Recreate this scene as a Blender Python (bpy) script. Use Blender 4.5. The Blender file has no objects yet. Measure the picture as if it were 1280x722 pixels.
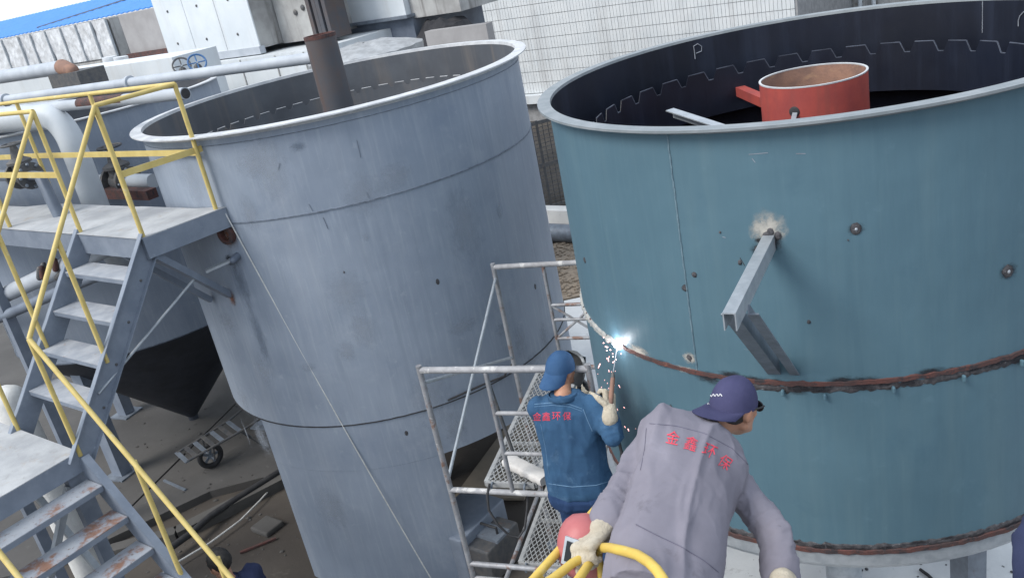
import bpy, bmesh, math, random
from mathutils import Vector, Matrix, noise
from mathutils.bvhtree import BVHTree
random.seed(7)
V = Vector
scene = bpy.context.scene
COL = scene.collection

# ------------------------------------------------------------------ camera
F_PX, IMG_W, IMG_H = 1100.0, 1280.0, 722.0
CAM_H = 5.6
PITCH, ROLL = math.radians(21.64), math.radians(-11.72)
FWD = V((0, math.cos(PITCH), -math.sin(PITCH)))
_r0 = V((1, 0, 0)); _u0 = _r0.cross(FWD)
RGT = _r0*math.cos(ROLL) + _u0*math.sin(ROLL)
UPV = -_r0*math.sin(ROLL) + _u0*math.cos(ROLL)
CAM = V((0, 0, CAM_H))
cd = bpy.data.cameras.new('camera'); cam = bpy.data.objects.new('camera', cd); COL.objects.link(cam)
m3 = Matrix((RGT, UPV, -FWD)).transposed()
cam.matrix_world = Matrix.Translation(CAM) @ m3.to_4x4()
cd.sensor_fit = 'HORIZONTAL'; cd.sensor_width = 36; cd.lens = 36*F_PX/IMG_W
cd.clip_start = .05; cd.clip_end = 2000
scene.camera = cam

# ------------------------------------------------------------------ light
SUN_AZ = V((-.92, -.40, 0)).normalized()       # towards the sun, on the ground plane
SUN_EL = math.radians(46)
w = bpy.data.worlds.new('World'); scene.world = w; w.use_nodes = True
nt = w.node_tree; bg = nt.nodes['Background']
sky = nt.nodes.new('ShaderNodeTexSky'); sky.sky_type = 'NISHITA'; sky.sun_disc = False
sky.sun_elevation = SUN_EL; sky.sun_rotation = math.atan2(SUN_AZ.x, SUN_AZ.y)
sky.altitude = 200; sky.air_density = 1.0; sky.dust_density = 2.0; sky.ozone_density = 1.5
veil = nt.nodes.new('ShaderNodeMix'); veil.data_type = 'RGBA'; veil.inputs['Factor'].default_value = .8      # even white haze over the whole sky
vi = [q for q in veil.inputs if q.type == 'RGBA']; vi[1].default_value = (7.0, 7.8, 8.8, 1)
nt.links.new(sky.outputs['Color'], vi[0]); nt.links.new([q for q in veil.outputs if q.type == 'RGBA'][0], bg.inputs['Color']); bg.inputs['Strength'].default_value = .1
sd = bpy.data.lights.new('sun', 'SUN'); sd.energy = 1.8; sd.angle = math.radians(26); sd.color = (1, .96, .9)
so = bpy.data.objects.new('sun', sd); COL.objects.link(so); so.location = (-6, -6, 14)
sdir = V((SUN_AZ.x*math.cos(SUN_EL), SUN_AZ.y*math.cos(SUN_EL), math.sin(SUN_EL)))
so.rotation_euler = (-sdir).to_track_quat('-Z', 'Y').to_euler()
scene.view_settings.view_transform = 'Standard'; scene.view_settings.look = 'None'
scene.view_settings.exposure = .82; scene.view_settings.gamma = 1

# ------------------------------------------------------------------ pixel -> place
def ray(x, y): return RGT*((x-640)/F_PX) - UPV*((y-361)/F_PX) + FWD
def pz(x, y, z):                       # on a level plane
    v = ray(x, y); return CAM + v*((z-CAM_H)/v.z)
def pd(x, y, D): return CAM + ray(x, y)*D      # at a distance along the axis
E1 = V((.766, -.643, 0)); E2 = V((.643, .766, 0))   # axes of the yard's buildings
def pp(x, y, s):                       # on an upright plane of the yard grid
    v = ray(x, y); return CAM + v*((s-CAM.dot(E2))/v.dot(E2))
def us(p): return (p.dot(E1), p.dot(E2), p.z)
def W(u, s, z): return E1*u + E2*s + V((0, 0, z))
def pcyl(x, y, c, r):
    v = ray(x, y); a = v.x**2+v.y**2; b = -(v.x*c[0]+v.y*c[1]); k = c[0]**2+c[1]**2-r*r
    D = max(b*b-a*k, 0); return CAM + v*((-b-math.sqrt(D))/a)

# ------------------------------------------------------------------ mesh building
OFF = {}
def off(o): return OFF.get(o.name, V((0, 0, 0))) if o else V((0, 0, 0))
def tag(o, label=None, cat=None, group=None, kind=None):
    if label: o['label'] = label
    if cat: o['category'] = cat
    if group: o['group'] = group
    if kind: o['kind'] = kind
    return o
def thing(name, loc, label, cat, group=None):
    o = bpy.data.objects.new(name, None); COL.objects.link(o); o.location = loc
    o.empty_display_size = .1; OFF[o.name] = V(loc); return tag(o, label, cat, group)
def perp(d):
    d = d.normalized(); a = V((0, 0, 1)) if abs(d.z) < .9 else V((1, 0, 0))
    x = d.cross(a).normalized(); return x, d.cross(x).normalized()
class MB:
    def __init__(s): s.v = []; s.f = []
    def add(s, vs, fs):
        n = len(s.v); s.v += [V(p) for p in vs]; s.f += [tuple(i+n for i in f) for f in fs]; return s
    def hexa(s, p):          # 4 bottom ccw, 4 top
        return s.add(p, [(3,2,1,0),(4,5,6,7),(0,1,5,4),(1,2,6,5),(2,3,7,6),(3,0,4,7)])
    def box(s, c, sx, sy, sz, ex=V((1,0,0)), ey=V((0,1,0)), ez=V((0,0,1))):
        c = V(c); q = []
        for z in (-1, 1):
            for x, y in ((-1,-1),(1,-1),(1,1),(-1,1)): q.append(c+ex*(x*sx/2)+ey*(y*sy/2)+ez*(z*sz/2))
        return s.hexa(q)
    def bar(s, a, b, w, h, up=V((0,0,1))):      # rectangular bar between two points
        a, b = V(a), V(b); d = (b-a).normalized()
        x = d.cross(up); x = x.normalized() if x.length > 1e-4 else perp(d)[0]
        y = x.cross(d).normalized()
        return s.box((a+b)/2, w, (b-a).length, h, x, d, y)
    def angle(s, a, b, w, t, up=V((0,0,1)), side=1):        # L section
        a, b = V(a), V(b); d = (b-a).normalized(); x = d.cross(up).normalized()*side; y = up-d*up.dot(d); y.normalize()
        pr = [(0,0),(w,0),(w,-t),(t,-t),(t,-w),(0,-w)]
        va = [a+x*p+y*q for p, q in pr]; vb = [b+x*p+y*q for p, q in pr]; n = 6
        return s.add(va+vb, [tuple(range(n))[::-1], tuple(range(n, 2*n))]+[(i,(i+1)%n,n+(i+1)%n,n+i) for i in range(n)])
    def path(s, pts, r, n=10, caps=True):       # tube along points; r may be a list
        pts = [V(p) for p in pts]; k = len(pts); rs = r if isinstance(r, (list, tuple)) else [r]*k
        base = len(s.v); x = None
        for i, p in enumerate(pts):
            d = (pts[min(i+1, k-1)]-pts[max(i-1, 0)]).normalized()
            if x is None: x = perp(d)[0]
            else:
                x = x-d*x.dot(d); x = x.normalized() if x.length > 1e-5 else perp(d)[0]
            y = d.cross(x)
            for j in range(n):
                a = 2*math.pi*j/n; s.v.append(p+(x*math.cos(a)+y*math.sin(a))*rs[i])
        for i in range(k-1):
            for j in range(n):
                j2 = (j+1) % n; s.f.append((base+i*n+j, base+i*n+j2, base+(i+1)*n+j2, base+(i+1)*n+j))
        if caps:
            s.f.append(tuple(base+j for j in range(n))[::-1]); s.f.append(tuple(base+(k-1)*n+j for j in range(n)))
        return s
    def tube(s, a, b, r, n=10): return s.path([a, b], r, n)
    def lathe(s, c, prof, n=64, a0=0, a1=2*math.pi, close=False):   # prof: (r, z)
        full = abs(a1-a0-2*math.pi) < 1e-6; m = n if full else n+1; k = len(prof); base = len(s.v)
        for i in range(m):
            a = a0+(a1-a0)*i/n
            for r, z in prof: s.v.append(V((c[0]+r*math.cos(a), c[1]+r*math.sin(a), z)))
        for i in range(n):
            i2 = (i+1) % m
            for j in range(k if close else k-1):
                j2 = (j+1) % k; s.f.append((base+i*k+j, base+i2*k+j, base+i2*k+j2, base+i*k+j2))
        if not full and close:
            s.f.append(tuple(base+j for j in range(k))); s.f.append(tuple(base+n*k+j for j in range(k))[::-1])
        return s
    def capsule(s, a, b, ra, rb, n=14, sq=None):
        a, b = V(a), V(b); d = b-a; L = d.length; d = d.normalized() if L > 1e-6 else V((0,0,1))
        pts = []; rs = []
        for k in range(4):
            t = math.pi/2*(1-k/4)*.97; pts.append(a-d*ra*math.sin(t)); rs.append(ra*math.cos(t))
        pts.append(a); rs.append(ra); pts.append(b if L > 1e-4 else a+d*1e-4); rs.append(rb)
        for k in range(1, 5):
            t = math.pi/2*(k/4)*.97; pts.append(b+d*rb*math.sin(t)); rs.append(rb*math.cos(t))
        return s.path(pts, rs, n)
    def ellipsoid(s, c, ax, ay, az, nu=18, nv=12):
        c = V(c); base = len(s.v)
        for i in range(1, nv):
            t = math.pi*i/nv
            for j in range(nu):
                p = 2*math.pi*j/nu; s.v.append(c+ax*(math.sin(t)*math.cos(p))+ay*(math.sin(t)*math.sin(p))+az*math.cos(t))
        s.v += [c+az, c-az]; T = len(s.v)-2; B = T+1
        for i in range(nv-2):
            for j in range(nu):
                j2 = (j+1) % nu; s.f.append((base+i*nu+j, base+(i+1)*nu+j, base+(i+1)*nu+j2, base+i*nu+j2))
        for j in range(nu):
            j2 = (j+1) % nu; s.f.append((T, base+j, base+j2)); s.f.append((B, base+(nv-2)*nu+j2, base+(nv-2)*nu+j))
        return s
    def loft(s, rings, n=28):       # rings: centre, half axis x, half axis y, exponent
        base = len(s.v); k = len(rings)
        for c, ax, ay, e in rings:
            for j in range(n):
                a = 2*math.pi*j/n; ca, sa = math.cos(a), math.sin(a)
                s.v.append(V(c)+V(ax)*(math.copysign(abs(ca)**e, ca))+V(ay)*(math.copysign(abs(sa)**e, sa)))
        for i in range(k-1):
            for j in range(n):
                j2 = (j+1) % n; s.f.append((base+i*n+j, base+i*n+j2, base+(i+1)*n+j2, base+(i+1)*n+j))
        s.f.append(tuple(base+j for j in range(n))[::-1]); s.f.append(tuple(base+(k-1)*n+j for j in range(n)))
        return s
    def mesh(s, name, mat, o=V((0,0,0)), smooth=True, ang=.65):
        me = bpy.data.meshes.new(name); me.from_pydata([tuple(p-o) for p in s.v], [], s.f); me.update()
        bm = bmesh.new(); bm.from_mesh(me); bmesh.ops.recalc_face_normals(bm, faces=bm.faces); bm.to_mesh(me); bm.free()
        if mat: me.materials.append(mat)
        if smooth: me.shade_smooth(); me.set_sharp_from_angle(angle=ang)
        return me
    def build(s, name, mat, parent=None, smooth=True, ang=.65, loc=None):
        o_ = off(parent) if parent else (V(loc) if loc is not None else V((0,0,0)))
        me = s.mesh(name, mat, o_, smooth, ang)
        o = bpy.data.objects.new(name, me); COL.objects.link(o)
        if parent: o.parent = parent
        else: o.location = o_
        OFF[o.name] = V(o_); return o
def bevel(o, w=.006, seg=2):
    m = o.modifiers.new('bevel', 'BEVEL'); m.width = w; m.segments = seg; m.limit_method = 'ANGLE'; return o
def grid_sheet(mb, p00, p10, p01, p11, nu, nv, fn=None, t=0):
    base = len(mb.v); p00, p10, p01, p11 = map(V, (p00, p10, p01, p11))
    nrm = (p10-p00).cross(p01-p00).normalized()
    for side in ((0, 1) if t else (0,)):
        for i in range(nu+1):
            for j in range(nv+1):
                a, b = i/nu, j/nv
                p = p00*(1-a)*(1-b)+p10*a*(1-b)+p01*(1-a)*b+p11*a*b
                if fn: p = p+nrm*fn(a, b)
                mb.v.append(p-nrm*t*side)
    m = (nu+1)*(nv+1); I = lambda i, j, s: base+s*m+i*(nv+1)+j
    for i in range(nu):
        for j in range(nv):
            mb.f.append((I(i,j,0), I(i+1,j,0), I(i+1,j+1,0), I(i,j+1,0)))
            if t: mb.f.append((I(i,j,1), I(i,j+1,1), I(i+1,j+1,1), I(i+1,j,1)))
    if t:
        for i in range(nu):
            mb.f.append((I(i,0,0), I(i,0,1), I(i+1,0,1), I(i+1,0,0))); mb.f.append((I(i,nv,0), I(i+1,nv,0), I(i+1,nv,1), I(i,nv,1)))
        for j in range(nv):
            mb.f.append((I(0,j,0), I(0,j+1,0), I(0,j+1,1), I(0,j,1))); mb.f.append((I(nu,j,0), I(nu,j,1), I(nu,j+1,1), I(nu,j+1,0)))
    return mb

# ------------------------------------------------------------------ materials
def mat(name, col, col2=None, scale=2.5, rough=.6, metal=0., bump=.15, bscale=60, streak=None, spots=None, spec=.4, rvar=.12, cont=1.6, stretch=None, dent=0.):
    m = bpy.data.materials.new(name); m.use_nodes = True; t = m.node_tree; N = t.nodes.new; L = t.links.new
    b = t.nodes['Principled BSDF']; tc = N('ShaderNodeTexCoord')
    def nz(sc, det=7, rg=.6, vec=None, dist=0):
        n = N('ShaderNodeTexNoise'); n.inputs['Scale'].default_value = sc; n.inputs['Detail'].default_value = det
        n.inputs['Roughness'].default_value = rg; n.inputs['Distortion'].default_value = dist
        L(vec if vec else tc.outputs['Object'], n.inputs['Vector']); return n.outputs['Fac']
    def ramp(f, a, c):
        r = N('ShaderNodeMapRange'); r.inputs['From Min'].default_value = a; r.inputs['From Max'].default_value = c
        r.interpolation_type = 'SMOOTHSTEP'; L(f, r.inputs['Value']); return r.outputs['Result']
    def mix(f, A, B, k=1.):
        x = N('ShaderNodeMix'); x.data_type = 'RGBA'
        if k != 1.:
            mm = N('ShaderNodeMath'); mm.operation = 'MULTIPLY'; mm.inputs[1].default_value = k; L(f, mm.inputs[0]); f = mm.outputs[0]
        L(f, x.inputs['Factor'])
        for i, c in (('A', A), ('B', B)):
            s_ = [q for q in x.inputs if q.name == i and q.type == 'RGBA'][0]
            if isinstance(c, tuple): s_.default_value = (*c, 1)
            else: L(c, s_)
        return [q for q in x.outputs if q.type == 'RGBA'][0]
    def stretched(sx, sy, sz):
        mp = N('ShaderNodeMapping'); mp.inputs['Scale'].default_value = (sx, sy, sz); L(tc.outputs['Object'], mp.inputs['Vector']); return mp.outputs['Vector']
    col2 = col2 or tuple(c*.72 for c in col)
    base = mix(ramp(nz(scale, 8, .62, stretched(*stretch) if stretch else None), .5-.32/cont, .5+.32/cont), col, col2)
    if streak:      # (colour, strength, horizontal scale)
        for sk in (streak if isinstance(streak, list) else [streak]):
            f = ramp(nz(sk[2], 6, .6, stretched(1, 1, .07)), .48, .72); base = mix(f, base, sk[0], sk[1])
    if spots:
        for sp in (spots if isinstance(spots, list) else [spots]):   # (colour, scale, threshold, softness, strength)
            f = ramp(nz(sp[1], 9, .68, dist=.3), sp[2], sp[2]+sp[3]); base = mix(f, base, sp[0], sp[4])
    L(base, b.inputs['Base Color'])
    rr = N('ShaderNodeMapRange'); rr.inputs['To Min'].default_value = max(rough-rvar, .05); rr.inputs['To Max'].default_value = min(rough+rvar, 1)
    L(nz(scale*3.1, 6), rr.inputs['Value']); L(rr.outputs['Result'], b.inputs['Roughness'])
    b.inputs['Metallic'].default_value = metal; b.inputs['Specular IOR Level'].default_value = spec
    if bump:
        bp = N('ShaderNodeBump'); bp.inputs['Strength'].default_value = bump; bp.inputs['Distance'].default_value = .01
        L(nz(bscale, 8, .65), bp.inputs['Height']); L(bp.outputs['Normal'], b.inputs['Normal'])
        if dent:      # slightly buckled plate and brush lines under the fine grain
            b2 = N('ShaderNodeBump'); b2.inputs['Strength'].default_value = dent; b2.inputs['Distance'].default_value = .05
            L(nz(1.6, 3, .45), b2.inputs['Height']); b3 = N('ShaderNodeBump'); b3.inputs['Strength'].default_value = .12; b3.inputs['Distance'].default_value = .01
            L(nz(26, 4, .6, stretched(1, 1, .12)), b3.inputs['Height']); L(b2.outputs['Normal'], b3.inputs['Normal']); L(b3.outputs['Normal'], bp.inputs['Normal'])
    return m
def emit(name, col, st):
    m = bpy.data.materials.new(name); m.use_nodes = True; b = m.node_tree.nodes['Principled BSDF']
    b.inputs['Base Color'].default_value = (*col, 1); b.inputs['Emission Color'].default_value = (*col, 1); b.inputs['Emission Strength'].default_value = st
    return m
def decal_mat(name, col, core=.15, strength=1., nscale=3.):       # a stain that thins out to nothing at its ragged edge
    m = bpy.data.materials.new(name); m.use_nodes = True; t = m.node_tree; N = t.nodes.new; L = t.links.new
    b = t.nodes['Principled BSDF']; b.inputs['Base Color'].default_value = (*col, 1); b.inputs['Roughness'].default_value = .85; b.inputs['Specular IOR Level'].default_value = .15
    tc = N('ShaderNodeTexCoord'); oi = N('ShaderNodeObjectInfo'); ad = N('ShaderNodeVectorMath'); ad.operation = 'ADD'
    ml = N('ShaderNodeMath'); ml.operation = 'MULTIPLY'; ml.inputs[1].default_value = 37; L(oi.outputs['Random'], ml.inputs[0])
    L(tc.outputs['Object'], ad.inputs[0]); L(ml.outputs[0], ad.inputs[1])
    n = N('ShaderNodeTexNoise'); n.inputs['Scale'].default_value = nscale; n.inputs['Detail'].default_value = 7; n.inputs['Roughness'].default_value = .7; L(ad.outputs[0], n.inputs['Vector'])
    ln = N('ShaderNodeVectorMath'); ln.operation = 'LENGTH'; L(tc.outputs['Object'], ln.inputs[0])
    s1 = N('ShaderNodeMath'); s1.operation = 'MULTIPLY_ADD'; s1.inputs[1].default_value = 1.1; L(n.outputs['Fac'], s1.inputs[0])
    s1.inputs[2].default_value = -.55; s2 = N('ShaderNodeMath'); s2.operation = 'ADD'; L(ln.outputs['Value'], s2.inputs[0]); L(s1.outputs[0], s2.inputs[1])
    r = N('ShaderNodeMapRange'); r.interpolation_type = 'SMOOTHSTEP'; r.inputs['From Min'].default_value = .80; r.inputs['From Max'].default_value = core
    r.inputs['To Min'].default_value = 0; r.inputs['To Max'].default_value = strength; L(s2.outputs[0], r.inputs['Value'])
    e = N('ShaderNodeMapRange'); e.interpolation_type = 'SMOOTHSTEP'; e.inputs['From Min'].default_value = 1.; e.inputs['From Max'].default_value = .8; L(ln.outputs['Value'], e.inputs['Value'])
    k = N('ShaderNodeMath'); k.operation = 'MULTIPLY'; L(r.outputs['Result'], k.inputs[0]); L(e.outputs['Result'], k.inputs[1]); L(k.outputs[0], b.inputs['Alpha'])
    return m
RUST = (.16, .07, .035); DARK = (.03, .03, .035)
M = dict(
 tank=mat('tank_grey_paint', (.25,.29,.352), (.205,.243,.303), 1.1, .5, 0, .05, 25, [((.30,.33,.38), .35, 5), ((.18,.215,.265), .35, 16), ((.33,.37,.42), .35, 34)], [((.31,.345,.40), 1.7, .53, .16, .45), ((.165,.20,.265), 2.2, .58, .14, .35), ((.08,.09,.11), 38, .71, .03, .5), ((.35,.385,.44), 9, .60, .1, .35)], dent=.35),
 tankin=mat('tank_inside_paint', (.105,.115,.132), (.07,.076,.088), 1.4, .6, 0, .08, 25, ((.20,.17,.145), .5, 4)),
 teal=mat('tank_teal_paint', (.083,.155,.196), (.072,.136,.176), .9, .5, 0, .04, 20, [((.105,.172,.20), .45, 4), ((.06,.118,.155), .3, 14), ((.105,.178,.212), .22, 30)], [((.05,.06,.07), 30, .74, .03, .6), ((.12,.205,.25), 5, .60, .12, .3), ((.055,.115,.16), 2.4, .58, .14, .35)], dent=.4),
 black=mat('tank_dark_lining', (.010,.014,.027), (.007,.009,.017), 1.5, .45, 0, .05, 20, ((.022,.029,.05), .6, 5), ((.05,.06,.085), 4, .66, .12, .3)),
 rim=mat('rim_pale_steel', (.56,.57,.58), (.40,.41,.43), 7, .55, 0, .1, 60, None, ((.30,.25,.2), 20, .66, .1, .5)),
 rimteal=mat('rim_grey_steel', (.24,.26,.275), (.17,.195,.21), 7, .5, 0, .1, 60, None, ((.2,.18,.17), 20, .68, .1, .4)),
 weldrust=mat('rusty_weld_band', (.12,.048,.04), (.055,.038,.038), 9, .75, 0, .8, 90, None, [((.03,.03,.035), 14, .54, .08, .9), ((.24,.10,.065), 26, .6, .1, .6)]),
 weld=mat('weld_bead', (.17,.20,.25), (.10,.12,.15), 30, .6, 0, .6, 120),
 weldteal=mat('weld_bead_teal', (.16,.235,.275), (.09,.15,.19), 30, .6, 0, .6, 120),
 scorch=mat('scorched_steel', (.03,.03,.035), (.09,.085,.09), 40, .7, 0, .6, 120, None, ((.3,.3,.32), 60, .62, .05, .8)),
 ash=mat('burnt_paint', (.42,.40,.36), (.25,.27,.28), 25, .85, 0, .3, 120),
 red=mat('red_primer', (.36,.065,.05), (.27,.05,.045), 6, .65, 0, .12, 60, ((.22,.06,.05), .5, 12), ((.45,.22,.2), 22, .66, .08, .5)),
 rustin=mat('rusty_inside', (.30,.17,.12), (.18,.11,.09), 6, .8, 0, .3, 60, None, ((.4,.25,.15), 9, .55, .15, .5)),
 galv=mat('galvanised_steel', (.40,.43,.46), (.30,.33,.36), 14, .42, .35, .08, 60),
 steel=mat('dull_steel', (.19,.22,.26), (.13,.15,.18), 9, .5, .2, .12, 60, None, ((.10,.06,.045), 14, .62, .1, .6)),
 stair=mat('stair_grey_paint', (.205,.235,.285), (.15,.178,.225), 5, .5, 0, .08, 50, None, [((.30,.33,.38), 14, .6, .12, .4), (RUST, 24, .68, .06, .7)]),
 tread=mat('tread_plate_dusty', (.37,.385,.41), (.25,.27,.305), 6, .75, 0, .25, 50, None, [((.26,.16,.10), 10, .6, .1, .5), ((.15,.14,.14), 50, .66, .05, .6)]),
 treadr=mat('tread_plate_rusty', (.30,.32,.35), (.24,.26,.30), 6, .8, 0, .4, 50, None, [((.20,.09,.045), 6, .50, .14, .85), ((.10,.05,.03), 26, .58, .08, .7)]),
 deck=mat('deck_plate_dusty', (.42,.43,.44), (.29,.30,.315), 3, .8, 0, .25, 50, None, [((.32,.25,.18), 4, .58, .12, .6), ((.15,.14,.13), 45, .65, .04, .7), ((.24,.235,.23), 9, .56, .12, .5)]),
 yellow=mat('yellow_paint', (.62,.44,.09), (.52,.36,.08), 8, .5, 0, .1, 70, None, [((.18,.10,.05), 20, .69, .05, .75), ((.68,.56,.27), 10, .58, .12, .4)]),
 pale=mat('yellow_paint_faded', (.60,.47,.175), (.51,.39,.13), 8, .55, 0, .1, 70, None, [((.22,.12,.06), 20, .655, .06, .75), ((.62,.58,.42), 9, .58, .14, .45)]),
 pipe=mat('pipe_grey_paint', (.42,.45,.49), (.33,.36,.40), 3, .5, 0, .06, 40, None, ((.25,.2,.17), 12, .66, .1, .5)),
 pipew=mat('pipe_white_paint', (.48,.51,.54), (.41,.445,.48), 3, .5, 0, .05, 40, None, ((.35,.33,.3), 14, .68, .1, .4)),
 pipedark=mat('pipe_dark_paint', (.16,.19,.235), (.11,.13,.17), 3, .5, 0, .08, 40, None, (RUST, 10, .64, .1, .5)),
 cast=mat('cast_iron_dark', (.07,.075,.085), (.12,.115,.11), 12, .6, .2, .3, 60, None, (RUST, 16, .6, .1, .5)),
 stackm=mat('stack_brown_grey', (.068,.072,.084), (.09,.072,.068), 3, .65, 0, .15, 50, ((.10,.065,.055), .7, 6), ((.13,.06,.04), 12, .62, .1, .6)),
 tile=mat('white_glazed_tile', (.66,.68,.69), (.58,.61,.63), 1.5, .3, 0, .03, 40, ((.42,.42,.42), .5, 3), ((.40,.40,.40), .8, .55, .2, .35)),
 grout=mat('grey_grout', (.33,.335,.345), None, 8, .9, 0, .2, 60),
 foilg=mat('dull_foil', (.42,.43,.44), (.28,.285,.29), 7, .5, .3, 1., 20),
 white=mat('white_sheet_metal', (.64,.67,.69), (.56,.60,.63), 1.2, .45, 0, .05, 20, ((.48,.48,.47), .35, 4)),
 stain=mat('stained_sheet_metal', (.42,.42,.41), (.26,.255,.25), 1.6, .6, 0, .08, 20, ((.10,.09,.085), .85, 5), ((.2,.15,.12), 5, .6, .15, .6)),
 brownp=mat('brown_grey_panel', (.33,.32,.32), (.27,.26,.26), 2, .6, 0, .08, 20, None, ((.2,.17,.15), 5, .62, .15, .4)),
 foil=mat('crinkled_foil', (.72,.73,.74), (.60,.61,.63), 9, .42, .35, .5, 26),
 dark=mat('dark_cloth', (.018,.019,.023), (.035,.035,.04), 4, .85, 0, .5, 30),
 blue_roof=mat('blue_roof_sheet', (.035,.19,.55), (.045,.22,.60), 1.2, .45, 0, .03, 20),
 rubber=mat('black_rubber', (.022,.022,.025), (.04,.04,.042), 10, .7, 0, .1, 60),
 rope=mat('white_cord', (.62,.62,.60), None, 20, .8, 0, .2, 90),
 wood=mat('weathered_plywood', (.26,.22,.17), (.19,.165,.135), 3, .85, 0, .2, 60),
 sack=mat('white_woven_sack', (.66,.66,.64), (.55,.55,.54), 6, .8, 0, .5, 40),
 board=mat('dusty_white_board', (.60,.58,.56), (.48,.46,.44), 6, .85, 0, .4, 40),
 ground=mat('yard_concrete', (.085,.074,.063), (.05,.043,.038), .45, .9, 0, .5, 14, None, [((.07,.065,.06), 1.1, .56, .12, .6), ((.16,.142,.12), 2.3, .6, .12, .5), ((.05,.05,.05), 24, .68, .05, .5)]),  # brown concrete, darkened further to put the yard's shade into its colour
 slab=mat('slab_concrete', (.098,.094,.09), (.066,.063,.061), .7, .85, 0, .3, 18, None, [((.09,.085,.08), 1.6, .58, .14, .55), ((.17,.165,.155), 6, .62, .1, .4)]),  # shade over the left yard is carried by this darkened concrete tone
 palec=mat('pale_concrete', (.60,.61,.61), (.48,.49,.50), 1.2, .9, 0, .4, 25, None, [((.06,.06,.06), 17, .66, .03, .85), ((.25,.24,.23), 5, .62, .08, .5)]),
 curb=mat('curb_concrete', (.10,.095,.09), (.07,.068,.065), 1.5, .9, 0, .4, 20),
 gravel=mat('gravel', (.27,.22,.17), (.17,.14,.11), 14, .95, 0, .9, 40),
 scaf=mat('scaffold_tube', (.33,.34,.36), (.22,.22,.23), 12, .55, .25, .15, 60, None, [((.17,.085,.055), 7, .53, .1, .85), ((.55,.55,.53), 15, .64, .05, .6)]),
 scafw=mat('scaffold_tube_splashed', (.36,.36,.37), (.25,.25,.26), 12, .7, .1, .3, 60, None, [((.62,.61,.59), 9, .55, .08, .7), ((.2,.1,.07), 14, .66, .06, .7)]),
 mesh=mat('deck_mesh_steel', (.42,.43,.43), (.30,.30,.30), 12, .6, .15, .1, 60, None, ((.2,.12,.08), 9, .62, .1, .5)),
 hopper=mat('hopper_shaded_paint', (.035,.040,.052), (.025,.028,.037), 3, .6, 0, .08, 40),  # near-black tone paints in the shade on the cone undersides
 edge=mat('weir_lit_cut_edge', (.10,.115,.15), (.03,.035,.05), 5, .5),  # paler than the plate: light caught on cut edges, put into the colour
 chalk=mat('chalk', (.26,.28,.32), None, 20, .9, 0, .2, 60),
)

# ================================================================== SETTING
def structure(o): o['kind'] = 'structure'; return o
def slab(name, poly, z0, z1, m):
    mb = MB(); n = len(poly)
    mb.add([V((p[0], p[1], z0)) for p in poly]+[V((p[0], p[1], z1)) for p in poly], [tuple(range(n))[::-1], tuple(range(n, 2*n))]+[(i,(i+1)%n,n+(i+1)%n,n+i) for i in range(n)])
    return structure(mb.build(name, m, smooth=False))
g = MB(); grid_sheet(g, (-400,-300,0), (400,-300,0), (-400,900,0), (400,900,0), 8, 8); structure(g.build('ground', M['ground']))
J0, J1 = pz(165,632,.1), pz(240,558,.1); jd = (J1-J0).normalized(); jn = V((-jd.y, jd.x, 0))*.018
J2 = J0+jd*9; Jm = J0-jd*.75
Bq = pz(352,590,.1); Aq = pz(40,712,.1)
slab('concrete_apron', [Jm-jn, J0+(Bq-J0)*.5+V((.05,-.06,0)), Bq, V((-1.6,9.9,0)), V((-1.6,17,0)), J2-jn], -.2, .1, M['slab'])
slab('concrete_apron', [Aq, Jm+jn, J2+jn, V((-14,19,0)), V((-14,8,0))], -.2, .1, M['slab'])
k0, k1, k2 = pz(120,690,.05), pz(225,662,.05), pz(356,594,.05)
cu = MB(); cu.bar(k0+V((0,-.12,0)), k1+V((0,-.1,0)), .16, .16); cu.bar(k1+V((0,-.1,0)), k2+V((.05,-.1,0)), .16, .16); structure(cu.build('kerb_edge', M['curb'], smooth=False))
slab('pale_concrete_pad', [V((.35,3.0,0)), V((9,2.5,0)), V((9,13,0)), V((1.9,13.1,0)), V((.15,13.1,0)), V((-.35,10.2,0)), V((-.05,8.0,0))], -.1, .02, M['palec'])
slab('gravel_bed', [V((-.8,13.15,0)), V((4,13.15,0)), V((4,15.9,0)), V((-.8,15.9,0))], -.1, .03, M['gravel'])
gs = MB()
for i in range(900):
    x, y = random.uniform(-.3,3), random.uniform(13.2,15.8); r = random.uniform(.015,.045)
    gs.ellipsoid((x,y,.03+r*.4), V((r*random.uniform(.8,1.4),r*.2,0)), V((-r*.2,r,0)), V((0,0,r*.7)), 6, 4)
tag(gs.build('gravel_stones', M['gravel']), 'loose brown gravel on the ground between the two big tanks', 'gravel', kind='stuff')
db = MB()
for i in range(260):
    x, y = random.uniform(1.6,5.2), random.uniform(4.2,9); r = random.uniform(.006,.028)
    db.ellipsoid((x,y,.02+r*.3), V((r*random.uniform(.8,1.8),r*.3,0)), V((-r*.3,r,0)), V((0,0,r*.6)), 6, 4)
tag(db.build('debris_crumbs', M['scorch']), 'dark crumbs of slag scattered on pale concrete', 'debris', kind='stuff')

gr = MB(); random.seed(5)
for i in range(230):
    q = pz(random.uniform(150,430), random.uniform(470,740), 0); r = random.choice((.006,.009,.012,.02))*random.uniform(.6,1.2)
    z = .1 if q.y > 9.3 else 0.
    gr.ellipsoid((q.x,q.y,z+r*.3), V((r*random.uniform(.8,1.9),r*.3,0)), V((-r*.3,r,0)), V((0,0,r*.6)), 6, 4)
tag(gr.build('yard_grit', M['curb']), 'loose grit and crumbs on the dark yard ground below the stairs', 'grit', kind='stuff')
# ================================================================== BACKGROUND
def ubox(mb, u0, u1, s0, s1, z0, z1): return mb.box(W((u0+u1)/2,(s0+s1)/2,(z0+z1)/2), u1-u0, s1-s0, z1-z0, E1, E2)
def root(name, u, s, label, cat, group=None): return thing(name, W(u,s,0), label, cat, group)

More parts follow.
